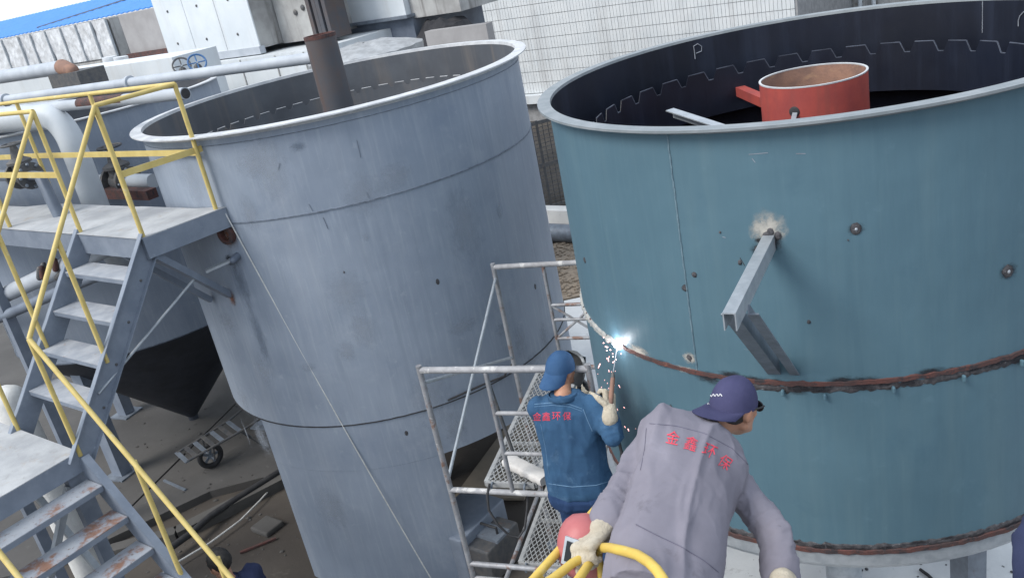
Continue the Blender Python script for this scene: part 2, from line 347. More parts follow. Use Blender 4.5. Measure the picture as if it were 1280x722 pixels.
# tiled building
t = root('tiled_building', -14, 22.5, 'tall building wall clad in narrow white upright tiles with dark joints', 'building')
b = MB(); ubox(b, -26, -7.95, 22.5, 29, 0, 7.5); b.build('wall', M['grout'], t, False)
tl = MB(); u = -21.6; cw, rh = .107, .33
while u < -8.1:
    z = .88-.0
    for r in range(13):
        if -19.0 < u < -18.75 or -18.35 < u < -18.15: continue
        j = random.uniform(-.004,.004)
        ubox(tl, u+.005, u+cw-.005, 22.475+j, 22.51, z+r*rh+.008, z+(r+1)*rh-.007)
    u += cw
o = tl.build('tile_cladding', M['tile'], t, False); o['kind'] = 'stuff'
b = MB(); ubox(b, -22, -7.8, 22.25, 22.52, .6, .86); b.build('base_ledge', M['white'], t, False)
for uu in (-18.88, -18.25):
    b = MB(); b.tube(W(uu,22.4,.3), W(uu,22.4,7.3), .075, 10); b.build('downpipe', M['cast'], t)
t = root('grey_building', -4, 26, 'plain grey building beyond the end of the tiled wall', 'building')
b = MB(); ubox(b, -9, 6, 27, 34, 0, 7); b.build('wall', M['stain'], t, False)
for px in (1075, 1092):
    p = pp(px, 2, 26.9); b = MB(); b.tube(W(us(p)[0],26.9,0), W(us(p)[0],26.9,6.5), .06, 8); b.build('gutter_pipe', M['white'], t)

# blue roofed building, far left
t = root('blue_roofed_building', -45, 31, 'long far building with blue corrugated sheet roof', 'building')
b = MB(); ubox(b, -95, -28, 31, 45, 0, 5.5); b.build('wall', M['stain'], t, False)
rf = MB(); N = 240; base = []
for i in range(N+1):
    u = -96+68.5*i/N; dz = .05*(i % 2)
    rf.v += [W(u,30.2,5.60+dz), W(u,37,6.85+dz), W(u,30.2,5.54+dz), W(u,37,6.79+dz)]
for i in range(N):
    a, c = 4*i, 4*i+4; rf.f += [(a,c,c+1,a+1), (a+2,a+3,c+3,c+2), (a,a+2,c+2,c)]
r_ = rf.build('roof', M['blue_roof'], t, False)
b = MB(); b.bar(W(-62,31.0,5.78), W(-50,36.6,6.86), .35, .08); b.build('flashing', M['pipedark'], r_, False)
b = MB(); ubox(b, -96, -27.6, 30.15, 30.5, 5.3, 5.53); b.build('gutter', M['stain'], t, False)

# foil clad duct
pa, pb = us(pp(0,92,15)), us(pp(152,70,15)); ptop = us(pp(150,20,15))
z0, z1 = pb[2], ptop[2]+.0
t = root('insulated_duct', (pa[0]+pb[0])/2, 15, 'long insulated duct wrapped in crinkled silver foil panels', 'duct')
b = MB(); ubox(b, pa[0]-3, pb[0]-.1, 15.06, 17, z0-.05, z1+.0); b.build('core', M['stain'], t, False)
us_ = [us(pp(px,80,15))[0] for px in (-60,-20,14,36,52,72,92,112,132,152)]
for i in range(len(us_)-1):
    a, c = us_[i]+.02, us_[i+1]-.02; sd_ = random.random()*50
    def fn(x, y, sd_=sd_): return .035*noise.fractal(V((x*7+sd_,y*2.2,sd_)), .8, 2.1, 4)
    p = MB(); grid_sheet(p, W(a,15,z0), W(c,15,z0), W(a,15,z1), W(c,15,z1), 22, 26, fn, .02); p.build('foil_panel', M['foil'], t, True, .5)
    q = MB(); q.bar(W(c+.02,14.97,z0), W(c+.02,14.97,z1), .05, .06, E2); q.build('seam_strip', M['galv'], t, False)
# brown grey box duct with its stand
pa, pb = us(pp(166,75,13.5)), us(pp(206,62,13.5)); zt = us(pp(190,10,13.5))[2]
t = root('panel_box', pb[0], 13.5, 'plain brown grey sheet box on a steel post beside the foil duct', 'duct')
b = MB(); ubox(b, pa[0], pb[0]+.3, 13.5, 14.9, pb[2], zt); bevel(b.build('casing', M['brownp'], t, False), .02)
b = MB(); ubox(b, pa[0]-.05, pb[0]+.3, 13.4, 13.5, pb[2]-.14, pb[2]+.03); b.build('bottom_channel', M['weldrust'], t, False)
pc = us(pp(190,80,13.45)); b = MB(); ubox(b, pc[0]-.1, pc[0]+.1, 13.35, 13.5, 0, pb[2]-.14); b.build('post', M['steel'], t, False)

# white sheet metal housing
ha, hb = us(pp(213,75,12)), us(pp(326,61,12)); zb = hb[2]
t = root('sheet_metal_housing', (ha[0]+hb[0])/2, 12, 'big white sheet metal housing with bolted panels', 'housing')
b = MB(); ubox(b, ha[0]+.02, hb[0]-.02, 12.03, 14.5, zb, zb+3.4); b.build('core', M['stain'], t, False)
n = 3; wd = (hb[0]-ha[0])/n
for i in range(n):
    u0 = ha[0]+i*wd; b = MB(); ubox(b, u0+.008, u0+wd-.008, 12, 12.03, zb+.05, zb+3.4); p = b.build('panel', M['white'], t, False)
    for zz in (.35, 1.05):
        q = MB(); q.ellipsoid(W(u0+wd*.45,11.995,zb+zz), E1*.03, E2*.02, V((0,0,.03)), 8, 6); q.build('bolt', M['cast'], p)
b = MB(); ubox(b, ha[0]-.02, hb[0]+.02, 11.95, 12.1, zb-.1, zb+.05); b.build('bottom_trim', M['pipe'], t, False)
# stained casing on its right
sb = us(pp(418,45,12.6)); 
t = root('stained_casing', (hb[0]+sb[0])/2, 12.6, 'soot stained grey casing with louvre and dark corner beside the white housing', 'housing')
b = MB(); ubox(b, hb[0]+.03, sb[0]-.45, 12.6, 14.5, zb-.02, zb+3.3); b.build('casing', M['stain'], t, False)
for i in range(5):
    b = MB(); b.bar(W(hb[0]+.15,12.57,zb+.92+.1*i), W(hb[0]+1.3,12.57,zb+.92+.1*i), .07, .02, V((0,0,1))+E2*.6); b.build('louvre_slat', M['steel'], t, False)
for i in range(4):
    uu = sb[0]-.43+i*.14; b = MB(); ubox(b, uu, uu+.1, 12.45+.03*(i%2), 13, zb-.05, zb+3.3); b.build('corner_rib', M['stackm'], t, False)
for dx, dz in ((-.95,.55),(-.7,.62)):
    b = MB(); b.ellipsoid(W(sb[0]+dx,12.59,zb+dz), E1*.06, E2*.03, V((0,0,.06)), 8, 6); b.build('bolt', M['cast'], t)
# pale base block under both
t = root('machine_base', (ha[0]+sb[0])/2, 11.8, 'pale base block carrying the white housing and its stained neighbour', 'base')
b = MB(); ubox(b, ha[0]-3.5, sb[0]+.5, 11.75, 15, 0, zb-.12); b.build('block', M['white'], t, False)
for px in (260, 300, 345, 382):
    q = us(pp(px,75,11.75)); b = MB(); ubox(b, q[0]-.012, q[0]+.012, 11.73, 11.76, .2, zb-.14); b.build('joint_strip', M['stain'], t, False)
# white wall to the right of the stack
wa, wb = us(pp(420,32,13.6)), us(pp(508,20,13.6))
t = root('white_cabin', (wa[0]+wb[0])/2, 13.6, 'white stained cabin wall standing on a dark grey plinth', 'cabin')
b = MB(); ubox(b, wa[0]-.6, wb[0], 13.6, 16, wa[2], wa[2]+3); b.build('wall', M['white'], t, False)
b = MB(); ubox(b, wb[0]+.01, wb[0]+1.3, 13.75, 16, wa[2]-.1, wa[2]+3); b.build('side_wall', M['stain'], t, False)
b = MB(); ubox(b, wa[0]-.6, wb[0]+.05, 13.7, 16, 0, wa[2]-.06); b.build('plinth', M['pipedark'], t, False)
b = MB(); ubox(b, wa[0]-.65, wb[0]+.1, 13.5, 13.8, wa[2]-.06, wa[2]); b.build('sill', M['steel'], t, False)
# dark draped heap
hp = pp(530,42,13.2); hb2 = MB()
t = thing('draped_heap', V((hp.x,hp.y,0)), 'black tarpaulin heaped over machinery beside the white cabin', 'tarpaulin')
b = MB(); b.ellipsoid(W(us(hp)[0],13.7,hp.z-1.3), E1*1.15, E2*.5, V((0,0,1.5)), 40, 28)
for i, p in enumerate(b.v): b.v[i] = p+V((0,0,1))*.35*noise.fractal(p*1.3,.9,2,4)+E2*.25*noise.noise(p*2.2)
b.build('sheet', M['dark'], t)
b = MB(); ubox(b, us(hp)[0]+.2, us(hp)[0]+1.7, 13.0, 13.2, hp.z-2.5, hp.z+.05); b.build('pale_board', M['brownp'], t, False)
# foil covered lid
lc = pp(455,57,9.9); t = thing('foil_covered_drum', V((lc.x,lc.y,0)), 'round drum with silver foil cover behind the near grey tank', 'drum')
b = MB(); R_ = .85
b.lathe((lc.x,lc.y), [(R_,0),(R_,lc.z-.16)], 40); b.build('drum_wall', M['white'], t)
b = MB(); b.lathe((lc.x,lc.y), [(R_+.05,lc.z-.2),(R_+.06,lc.z-.1),(R_*.8,lc.z-.03),(R_*.4,lc.z+.03),(.02,lc.z+.05)], 64)
for i, p in enumerate(b.v): b.v[i] = p+V((0,0,.03*noise.fractal(p*5,.9,2,4)))
b.build('foil_cover', M['foilg'], t, True, .4)

# ---- pipes along the back
def run(name, pts, r, m, label, cat='pipe', group=None, flanges=(), n=20):
    t = thing(name, V((pts[0].x, pts[0].y, pts[0].z)), label, cat, group)
    b = MB(); b.path(pts, r, n); b.build('pipe_run', m, t, True, 1.0)
    for p, d in flanges:
        f = MB(); f.tube(p-d*.02, p+d*.02, r*1.45, n); f.build('flange', m, t)
    return t
def arc(c, a, b_, R_, n=10):     # quarter bend from direction a to b_
    return [c - a*R_*0 + (a*math.sin(math.pi/2*i/n) + b_*(1-math.cos(math.pi/2*i/n)))*R_ for i in range(n+1)]
LTc, LTr = V((-1.2949, 8.7344, 0)), 1.8062
RTc, RTr = V((2.2166, 5.7282, 0)), 1.7378
BTc, BTr = V((-4.86, 11.45, 0)), 1.72
d_ = (E1*.995+E2*.09).normalized()
p1 = LTc+V((0,0,4.86))-d_*.12; p0 = p1-d_*16
run('feed_pipe', [p0, p1], .056, M['pipe'], 'long grey feed pipe running over the rims into the brown stack', flanges=[(p1-d_*2.9, d_), (p1-d_*5.5, d_)])
a, c = pp(-40,131,4.35), pp(232,117,4.35); c2 = W(us(c)[0],4.35,us(c)[2]); a2 = W(us(c)[0]-7,4.35,us(c)[2]-.02)
t = run('open_pipe', [a2, c2], .052, M['pipe'], 'open ended grey pipe with a rusty middle stretch behind the yellow railing')
b = MB(); b.tube(c2-E1*1.75, c2-E1*.95, .0532, 20); b.build('rusty_sleeve', M['weldrust'], t)
b = MB(); b.tube(c2-E1*.02, c2+E1*.003, .043, 20); b.build('bore', M['rubber'], t)
a = pp(78,83,8.6); u_, s_, z_ = us(a)
t = run('vent_pipe', [W(u_-9,8.6,z_-.05), W(u_,8.6,z_-.02)], .13, M['pipe'], 'thick grey pipe ending at a brown cowl over a dark box')
b = MB(); b.capsule(W(u_,8.6,z_-.02), W(u_+.3,8.6,z_-.1), .15, .12); b.build('cowl', M['rustin'], t)
q0, q1 = us(pp(68,108,8.5)), us(pp(104,104,8.5)); 
t = root('dark_junction_box', q0[0], 8.5, 'dark square steel box below the brown pipe cowl', 'box')
b = MB(); ubox(b, q0[0], q1[0], 8.45, 9.0, q1[2]-.1, z_-.12); b.build('casing', M['cast'], t, False)
b = MB(); ubox(b, q0[0]+.2, q1[0]-.2, 8.55, 8.9, 0, q1[2]-.1); b.build('stand', M['steel'], t, False)
# low pale wall behind the far tank
q0, q1 = us(pp(15,112,9.6)), us(pp(205,92,9.6))
t = tag(ubox(MB(), q0[0]-1.5, q1[0]+.4, 9.6, 10.6, 0, us(pp(60,94,9.6))[2]).build('pale_low_wall', M['white'], None, False, loc=W(q0[0],9.6,0)), 'low pale wall behind the far grey tank', 'wall')
# foil wrapped upright pipe stubs
for px, lab in ((146,'crooked foil wrapped pipe stub rising beside the foil duct'), (160,'thicker foil wrapped pipe stub next to the brown grey box')):
    p = pp(px,98,11); b = MB(); top = pp(px-3,70,11).z; pts = []; rs = []
    for i in range(14):
        f = i/13; pts.append(V((p.x+.08*noise.noise(V((f*3,px,0))),p.y,.0+(top)*f if i < 6 else top*(.6+.4*(i-6)/7)))) ; rs.append(.16+.05*noise.noise(V((f*9,px,3))))
    pts = sorted(pts, key=lambda v: v.z)
    tag(b.path(pts, rs, 14).build('foil_wrapped_pipe', M['foil'], None, True, .5, loc=V((p.x,p.y,0))), lab, 'pipe', 'foil wrapped stubs')
# hand wheels on the back pipe
def torus(mb, c, nrm, R_, r, n=24, m=8):
    x, y = perp(nrm); pts = [c+(x*math.cos(2*math.pi*i/n)+y*math.sin(2*math.pi*i/n))*R_ for i in range(n+1)]
    return mb.path(pts, r, m, False)
mblue = mat('blue_wheel_paint', (.06,.16,.35), None, 9, .5)
for px, py, m, lab in ((228,87,M['cast'],'black valve hand wheel standing behind the grey feed pipe'), (247,83,mblue,'blue valve hand wheel standing behind the grey feed pipe')):
    p = pp(px,py,8.0); t = thing('valve', V((p.x,p.y,0)), lab, 'valve', 'valves behind the feed pipe')
    b = MB(); b.tube(V((p.x,p.y,0)), V((p.x,p.y,p.z-.12)), .05, 10); b.build('riser', M['pipe'], t)
    b = MB(); b.capsule(p-V((0,0,.16)), p-V((0,0,.02)), .09, .06); b.build('body', M['cast'], t)
    nn = (V((.3,-.8,.5))).normalized(); b = MB(); torus(b, p+nn*.12, nn, .13, .014); x, y = perp(nn)
    for k in range(2): b.tube(p+nn*.12-(x if k else y)*.13, p+nn*.12+(x if k else y)*.13, .01, 6)
    h = b.build('hand_wheel', m, t); b = MB(); b.tube(p, p+nn*.13, .014, 8); b.build('stem', M['galv'], h)

# grille fence, low wall and ground pipe between the tanks
fb = pz(690,262,0); fd = V((.97,.24,0)); t = thing('grille_fence', fb, 'dark welded grille fence panel seen between the two big tanks', 'fence')
for k in range(-2, 3):
    b = MB(); b.bar(fb+fd*k*.9+V((0,0,0)), fb+fd*k*.9+V((0,0,1.95)), .05, .05, V((0,1,0))); b.build('post', M['cast'], t, False)
for z in (.08, 1.0, 1.9):
    b = MB(); b.bar(fb-fd*1.8+V((0,0,z)), fb+fd*1.8+V((0,0,z)), .045, .07); b.build('rail', M['cast'], t, False)
b = MB()
for i in range(31): b.bar(fb+fd*(-1.8+i*.12)+V((0,0,.08)), fb+fd*(-1.8+i*.12)+V((0,0,1.9)), .016, .016, V((0,1,0)))
for i in range(22): b.bar(fb-fd*1.8+V((0,-.012,.1+i*.085)), fb+fd*1.8+V((0,-.012,.1+i*.085)), .012, .012)
o = b.build('wire_grid', M['cast'], t, False); o['kind'] = 'stuff'
lw = pz(696,276,0); b = MB(); b.bar(lw-E1*3+V((0,0,.14)), lw+E1*3+V((0,0,.14)), .3, .28); tag(b.build('fence_footing', M['palec'], None, False, loc=lw), 'low pale concrete footing below the grille fence', 'footing')
gp = pz(700,303,0)+V((0,0,.2)); run('ground_pipe', [gp-E1*2.6, gp+E1*2.6], .17, M['steel'], 'grey pipe lying on the ground in front of the fence footing')
for k in (-1, 1):
    pass

# ================================================================== TANKS
def lathe_part(name, c, prof, m, parent, n=96, a0=0, a1=2*math.pi, close=False, ang=.5):
    b = MB(); b.lathe(c, prof, n, a0, a1, close); return b.build(name, m, parent, True, ang)
def bead(name, c, r, z, m, parent, w=.02, h=.006, a0=0, a1=2*math.pi, n=180, rough=.25):
    b = MB(); pts = []
    for i in range(n+1):
        a = a0+(a1-a0)*i/n; pts.append((a, z+w*.25*noise.noise(V((a*30,z,1))), 1+rough*noise.noise(V((a*60,z,7)))))
    base = len(b.v)
    for a, zz, k in pts:
        for dr, dz in ((-.004,-w/2),(h*k,-w*.3),(h*k,w*.3),(-.004,w/2)): b.v.append(V((c[0]+(r+dr)*math.cos(a), c[1]+(r+dr)*math.sin(a), zz+dz*k)))
    for i in range(n):
        for j in range(3): b.f.append((base+i*4+j, base+(i+1)*4+j, base+(i+1)*4+j+1, base+i*4+j+1))
    return b.build(name, m, parent)
def weir(c, r, ztop, notch, pitch, m, parent, zb, edge=None, ew=.012, diag=True):
    b = MB(); n = int(2*math.pi*r/pitch); da = 2*math.pi/n; prof = []
    for i in range(n):
        a = i*da
        prof += [(a,ztop-notch),(a+da*.16,ztop-notch),(a+da*.3,ztop),(a+da*.86,ztop)]
    k = len(prof)
    for rr in (r-.003, r+.003):
        for a, z in prof: b.v += [V((c[0]+rr*math.cos(a), c[1]+rr*math.sin(a), zb)), V((c[0]+rr*math.cos(a), c[1]+rr*math.sin(a), z))]
    for i in range(k):
        j = (i+1) % k
        b.f += [(2*i,2*j,2*j+1,2*i+1), (2*k+2*i,2*k+2*i+1,2*k+2*j+1,2*k+2*j), (2*i+1,2*j+1,2*k+2*j+1,2*k+2*i+1), (2*i,2*k+2*i,2*k+2*j,2*j)]
    o = b.build('weir_plate', m, parent, False)
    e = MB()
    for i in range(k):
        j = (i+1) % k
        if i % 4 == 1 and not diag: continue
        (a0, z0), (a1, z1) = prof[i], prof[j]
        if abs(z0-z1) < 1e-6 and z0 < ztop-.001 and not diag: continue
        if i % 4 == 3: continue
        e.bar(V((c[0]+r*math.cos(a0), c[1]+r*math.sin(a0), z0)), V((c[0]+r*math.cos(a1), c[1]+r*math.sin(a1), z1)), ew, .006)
    if edge: e.build('lit_cut_edge', edge, o, False)['kind'] = 'stuff'  # pale strips paint the light that the cut tooth edges catch
    return o

def cyl_decal(name, c, R_, p, r, m, parent, ez=1., lift=.002, rot=0):
    a0 = math.atan2(p.y-c[1], p.x-c[0]); o_ = off(parent); b = MB(); n = 16; cen = V((c[0]+R_*math.cos(a0), c[1]+R_*math.sin(a0), p.z)); sc = V((r, r, r*ez))
    b.v.append(cen+V((math.cos(a0),math.sin(a0),0))*lift)
    for k in (.5, 1.):
        for i in range(n):
            t_ = 2*math.pi*i/n; dx, dz = k*r*math.cos(t_), k*r*ez*math.sin(t_); a = a0+dx/R_
            b.v.append(V((c[0]+(R_+lift)*math.cos(a), c[1]+(R_+lift)*math.sin(a), p.z+dz)))
    for i in range(n): j = (i+1) % n; b.f += [(0,1+i,1+j), (1+i,1+n+i,1+n+j,1+j)]
    b.v = [V(((q.x-cen.x)/sc.x, (q.y-cen.y)/sc.y, (q.z-cen.z)/sc.z)) for q in b.v]
    me = b.mesh(name, m); o = bpy.data.objects.new(name, me); COL.objects.link(o); o.parent = parent; o.location = cen-o_; o.scale = sc; return o
DEC = dict(ash=decal_mat('ash_stain', (.50,.47,.42), .1, .85), soot=decal_mat('soot_stain', (.03,.03,.035), .05, .9, 4), scuff=decal_mat('pale_scuff', (.33,.37,.43), .0, .45, 5),
  dull=decal_mat('dull_smear', (.15,.185,.24), .0, .5, 4), rusts=decal_mat('rust_stain', (.17,.08,.05), .05, .8, 4))
# ---- near grey tank
Z0, Z1, Z2, Z3 = 4.6, 3.8438, 1.8737, 1.392
t = LT = thing('grey_tank', LTc, 'large blue grey steel tank with brown central stack and string hanging in front', 'tank')
aL, aR = math.radians(-134.7), math.radians(-78.7)
sh = lathe_part('shell', LTc, [(LTr-.012,Z2),(LTr,Z2),(LTr,Z0-.03)], M['tank'], t)
# lower course with its cut-out towards the far left
b = MB(); b.lathe(LTc, [(LTr-.014,Z3),(LTr,Z3),(LTr,Z2-.003),(LTr-.014,Z2-.003)], 80, aL, math.radians(150), True); b.build('lower_course', M['tank'], t, True, .5)
b = MB(); b.lathe(LTc, [(LTr-.014,0),(LTr,0),(LTr,Z3-.002),(LTr-.014,Z3-.002)], 40, aL, aR, True); sk = b.build('skirt_plate', M['tank'], t, True, .5)
b = MB(); b.lathe(LTc, [(LTr-.014,0),(LTr,0),(LTr,Z3-.002),(LTr-.014,Z3-.002)], 40, math.radians(50), math.radians(112), True); b.build('skirt_plate', M['tank'], t, True, .5)
b = MB(); pr = LTc+V((math.cos(aR),math.sin(aR),0))*(LTr-.02); b.bar(pr-V((math.cos(aR),math.sin(aR),0))*.1+V((0,0,0)), pr-V((math.cos(aR),math.sin(aR),0))*.1+V((0,0,Z3)), .012, .2, V((math.cos(aR),math.sin(aR),0))); b.build('stiffener', M['pipedark'], t, False)
lathe_part('bottom_cone', LTc, [(LTr-.02,Z2-.01),(.15,.35),(.15,0)], M['hopper'], t)
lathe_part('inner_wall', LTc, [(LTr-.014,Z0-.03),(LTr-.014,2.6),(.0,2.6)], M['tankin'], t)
lathe_part('rim_flange', LTc, [(LTr-.016,Z0-.03),(LTr-.012,Z0),(LTr+.0903,Z0-.006),(LTr+.0903,Z0-.016),(LTr+.012,Z0-.020),(LTr+.001,Z0-.05)], M['rim'], t, 128)
bead('weld_seam', LTc, LTr, Z1, M['weld'], t, .016, .006)
bead('weld_seam', LTc, LTr, Z0-.10, M['weld'], t, .008, .004)
o = bead('cable_band', LTc, LTr, Z2, M['rubber'], t, .011, .008)
for ang, za, zb_ in ():
    a = math.radians(ang); p = LTc+V((math.cos(a),math.sin(a),0))*(LTr+.001); b = MB()
    b.bar(p+V((0,0,za+.02)), p+V((0,0,zb_-.02)), .012, .006, V((math.cos(a),math.sin(a),0))); b.build('upright_seam', M['tank'], t, False)
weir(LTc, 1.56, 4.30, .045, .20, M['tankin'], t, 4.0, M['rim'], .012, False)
lathe_part('launder_floor', LTc, [(LTr-.014,4.05),(1.56,4.05)], M['tankin'], t)
lathe_part('water_surface', LTc, [(1.557,4.02),(.1,4.02)], mat('murky_water', (.085,.095,.105), None, 2, .3, 0, .02, 8), t)
zt = 5.06; st = MB(); st.lathe(LTc, [(.155,2.6),(.150,zt),(.138,zt),(.138,zt-.5)], 32); so_ = st.build('centre_stack', M['stackm'], t, True, .6)
b = MB(); b.lathe(LTc, [(.137,zt-.03),(.153,zt-.03),(.154,zt+.004),(.137,zt+.004)], 32, close=True); b.build('stack_lip', M['weldrust'], so_)
# nozzle and clamp on the left flank, small marks
np_ = pcyl(285,292,LTc,LTr); nd = (np_-LTc); nd.z = 0; nd.normalize()
b = MB(); b.lathe((0,0), [(.05,0),(.085,0),(.085,.05),(.05,.05)], 20, close=True)
x, y = perp(nd); b.v = [np_-nd*.01+x*p.x+y*p.y+nd*p.z for p in b.v]; b.build('nozzle', M['weldrust'], t)
b = MB(); b.capsule(np_+V((.03,0,-.20)), np_+nd*.10+V((.05,0,-.21)), .035, .03); q = b.build('bracket', M['pipedark'], t)
b = MB(); b.bar(np_+nd*.06+V((.02,0,-.21)), np_+nd*.10+V((-.19,-.02,-.25)), .06, .02); b.build('clamp_arm', M['galv'], t, False)
for px, py, s in ((547,352,.03),(669,358,.03),(508,541,.028),(430,340,.012)):
    p = pcyl(px,py,LTc,LTr); d = (p-LTc); d.z = 0; d.normalize(); x, y = perp(d); b = MB()
    b.ellipsoid(p, x*s*.6, y*s, d*.004, 8, 5); b.build('paint_scar', M['scorch'], t)
random.seed(21)
for i in range(26):
    p = pcyl(random.uniform(230,680), random.uniform(190,640), LTc, LTr)
    if p.z < .3 or p.z > 4.4: continue
    cyl_decal('paint_scuff', LTc, LTr, p, random.uniform(.05,.26), DEC['scuff'], t, random.uniform(.4,2.2), .0015+.00005*i)
for px, py, r, ez, k in ((372,183,.10,.6,'dull'),(285,292,.16,1.2,'rusts'),(300,350,.12,3.5,'dull'),(325,420,.10,4.5,'dull'),(288,325,.08,1.,'soot'),(650,425,.13,2.2,'scuff'),(680,420,.11,2.0,'scuff'),(665,455,.18,.9,'scuff'),(290,372,.08,1.5,'rusts')):
    cyl_decal('paint_scuff', LTc, LTr, pcyl(px,py,LTc,LTr), r, DEC[k], t, ez, .0045)
for x0, y0, x1, y1 in ((386,255,391,264),(404,272,410,286),(446,175,451,197),(458,240,462,248),(350,204,348,212)):
    b = MB(); b.bar(pcyl(x0,y0,LTc,LTr), pcyl(x1,y1,LTc,LTr), .006, .004); b.build('scratch', M['weld'], t, False)
# paint splashes along the right flank
for px, py, w_, h_ in ():
    p = pcyl(px,py,LTc,LTr); d = (p-LTc); d.z = 0; d.normalize(); b = MB(); b.box(p+d*.012, w_, .006, h_, V((-d.y,d.x,0)), d); b.build('patch_plate', M['stair'], t, False)

# ---- far grey tank with cone
BZ0, BZ1 = 4.65, 1.93
t = BT = thing('cone_bottom_tank', BTc, 'dark grey tank on legs with pointed cone bottom behind the stairs', 'tank')
lathe_part('shell', BTc, [(BTr,BZ1),(BTr,BZ0-.02)], M['tank'], t)
lathe_part('inner_wall', BTc, [(BTr-.014,BZ0-.02),(BTr-.014,3.6),(0,3.6)], M['tankin'], t)
lathe_part('rim_flange', BTc, [(BTr-.03,BZ0-.02),(BTr-.03,BZ0),(BTr+.06,BZ0),(BTr+.06,BZ0-.012),(BTr,BZ0-.03)], M['rim'], t)
cn = lathe_part('cone', BTc, [(BTr,BZ1),(BTr+.0,BZ1-.02),(.07,.16),(.07,.0)], M['hopper'], t)
bead('weld_seam', BTc, BTr, BZ1, M['weld'], t, .02, .008)
th0 = math.atan2(.62,-1.18)
for k in range(4):
    a = th0+k*math.pi/2; p = BTc+V((math.cos(a),math.sin(a),0))*1.36; d = V((math.cos(a),math.sin(a),0))
    b = MB(); b.box(p+V((0,0,1.05)), .17, .17, 2.0, d, V((-d.y,d.x,0))); lg = b.build('leg', M['stair'], t, False)
    b = MB(); b.box(p+V((0,0,.11)), .34, .34, .024, d, V((-d.y,d.x,0))); b.build('base_plate', M['steel'], lg, False)

# ---- teal tank being welded
RZ0, RZ1, RZ2 = 4.519, 3.054, 1.92
t = RT = thing('teal_tank', RTc, 'large open teal steel tank with rusty welded girth seams and dark inside', 'tank')
lathe_part('upper_shell', RTc, [(RTr,RZ1+.012),(RTr,RZ0-.02)], M['teal'], t, 128)
lathe_part('lower_shell', RTc, [(RTr-.003,RZ2+.02),(RTr-.003,RZ1-.012)], M['teal'], t, 128)
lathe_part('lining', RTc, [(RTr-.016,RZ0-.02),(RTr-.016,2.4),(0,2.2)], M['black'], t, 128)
lathe_part('rim_flange', RTc, [(RTr-.018,RZ0-.02),(RTr-.014,RZ0),(RTr+.0723,RZ0),(RTr+.0723,RZ0-.014),(RTr+.008,RZ0-.016),(RTr,RZ0-.04)], M['rimteal'], t, 160)
lathe_part('bottom_cone', RTc, [(RTr-.003,RZ2-.02),(RTr-.005,RZ2-.1),(RTr-.03,RZ2-.14),(.14,.55),(.14,.0)], M['galv'], t)
o = bead('girth_weld', RTc, RTr-.006, RZ1, M['weldrust'], t, .040, .013, n=360, rough=.45)
o = bead('girth_weld', RTc, RTr-.006, RZ2, M['weldrust'], t, .045, .013, n=360, rough=.4)
bead('heat_stain', RTc, RTr-.0015, RZ1-.035, M['scorch'], t, .05, .003, math.radians(-128), math.radians(-15), 200, .9)
bead('heat_stain', RTc, RTr-.0015, RZ2+.035, M['scorch'], t, .045, .003, math.radians(-150), math.radians(-15), 200, .9)
for k in range(4):
    a = math.radians(15+90*k); d = V((math.cos(a),math.sin(a),0)); b = MB(); b.box(RTc+d*1.3+V((0,0,.9)), .15, .15, 1.8, d, V((-d.y,d.x,0))); b.build('leg', M['steel'], t, False)
vs = pcyl(835,175,RTc,RTr); a = math.atan2(vs.y-RTc.y, vs.x-RTc.x)
def vseam(c, r, a, z0, z1, m, parent, w=.012, h=.005, inn=1):
    b = MB(); n = 90; d = V((math.cos(a),math.sin(a),0)); x = V((-d.y,d.x,0))
    pts = [V((c[0],c[1],0))+d*(r)+V((0,0,z0+(z1-z0)*i/n))+x*.003*noise.noise(V((i*.7,a,0))) for i in range(n+1)]
    return b.path(pts, [w*.5*(1+.4*noise.noise(V((i*.9,a,4)))) for i in range(n+1)], 6).build('upright_weld', m, parent)
vseam(RTc, RTr, a, RZ1+.02, RZ0-.03, M['weldteal'], t)
vseam(RTc, RTr-.003, math.radians(-40), RZ2+.04, RZ1-.03, M['weldteal'], t)
# burnt paint along the seam
for i in range(20):
    px = 742+i*28; f = i/19; q = pcyl(px, 440, RTc, RTr); q = V((q.x,q.y,RZ1+random.uniform(-.03,.03)))
    cyl_decal('burnt_patch', RTc, RTr, q, random.uniform(.06,.15), DEC['ash' if px < 900 and i % 2 == 0 else 'soot'], t, random.uniform(.25,.5), .0016+.0001*i)
for i in range(14):
    q = pcyl(745+i*40, 600, RTc, RTr); q = V((q.x,q.y,RZ2+random.uniform(.0,.05))); cyl_decal('burnt_patch', RTc, RTr, q, random.uniform(.06,.14), DEC['soot'], t, random.uniform(.2,.35), .0016+.0001*i)
for px, py, r, k in ((1070,286,.06,'soot'),(1260,339,.08,'soot'),(862,447,.07,'ash'),(868,343,.03,'soot'),(856,360,.035,'soot'),(948,312,.06,'soot'),(948,300,.03,'soot')):
    cyl_decal('burnt_patch', RTc, RTr, pcyl(px,py,RTc,RTr), r, DEC[k], t, .8, .0025)
aq = [math.atan2(q.y-RTc.y, q.x-RTc.x) for q in (pcyl(770,428,RTc,RTr), pcyl(727,384,RTc,RTr))]
aq = [a_ if a_ < 0 else a_-2*math.pi for a_ in aq]; bead('ash_bead', RTc, RTr-.004, RZ1, M['ash'], t, .05, .019, min(aq)-.25, max(aq), 80, .5)
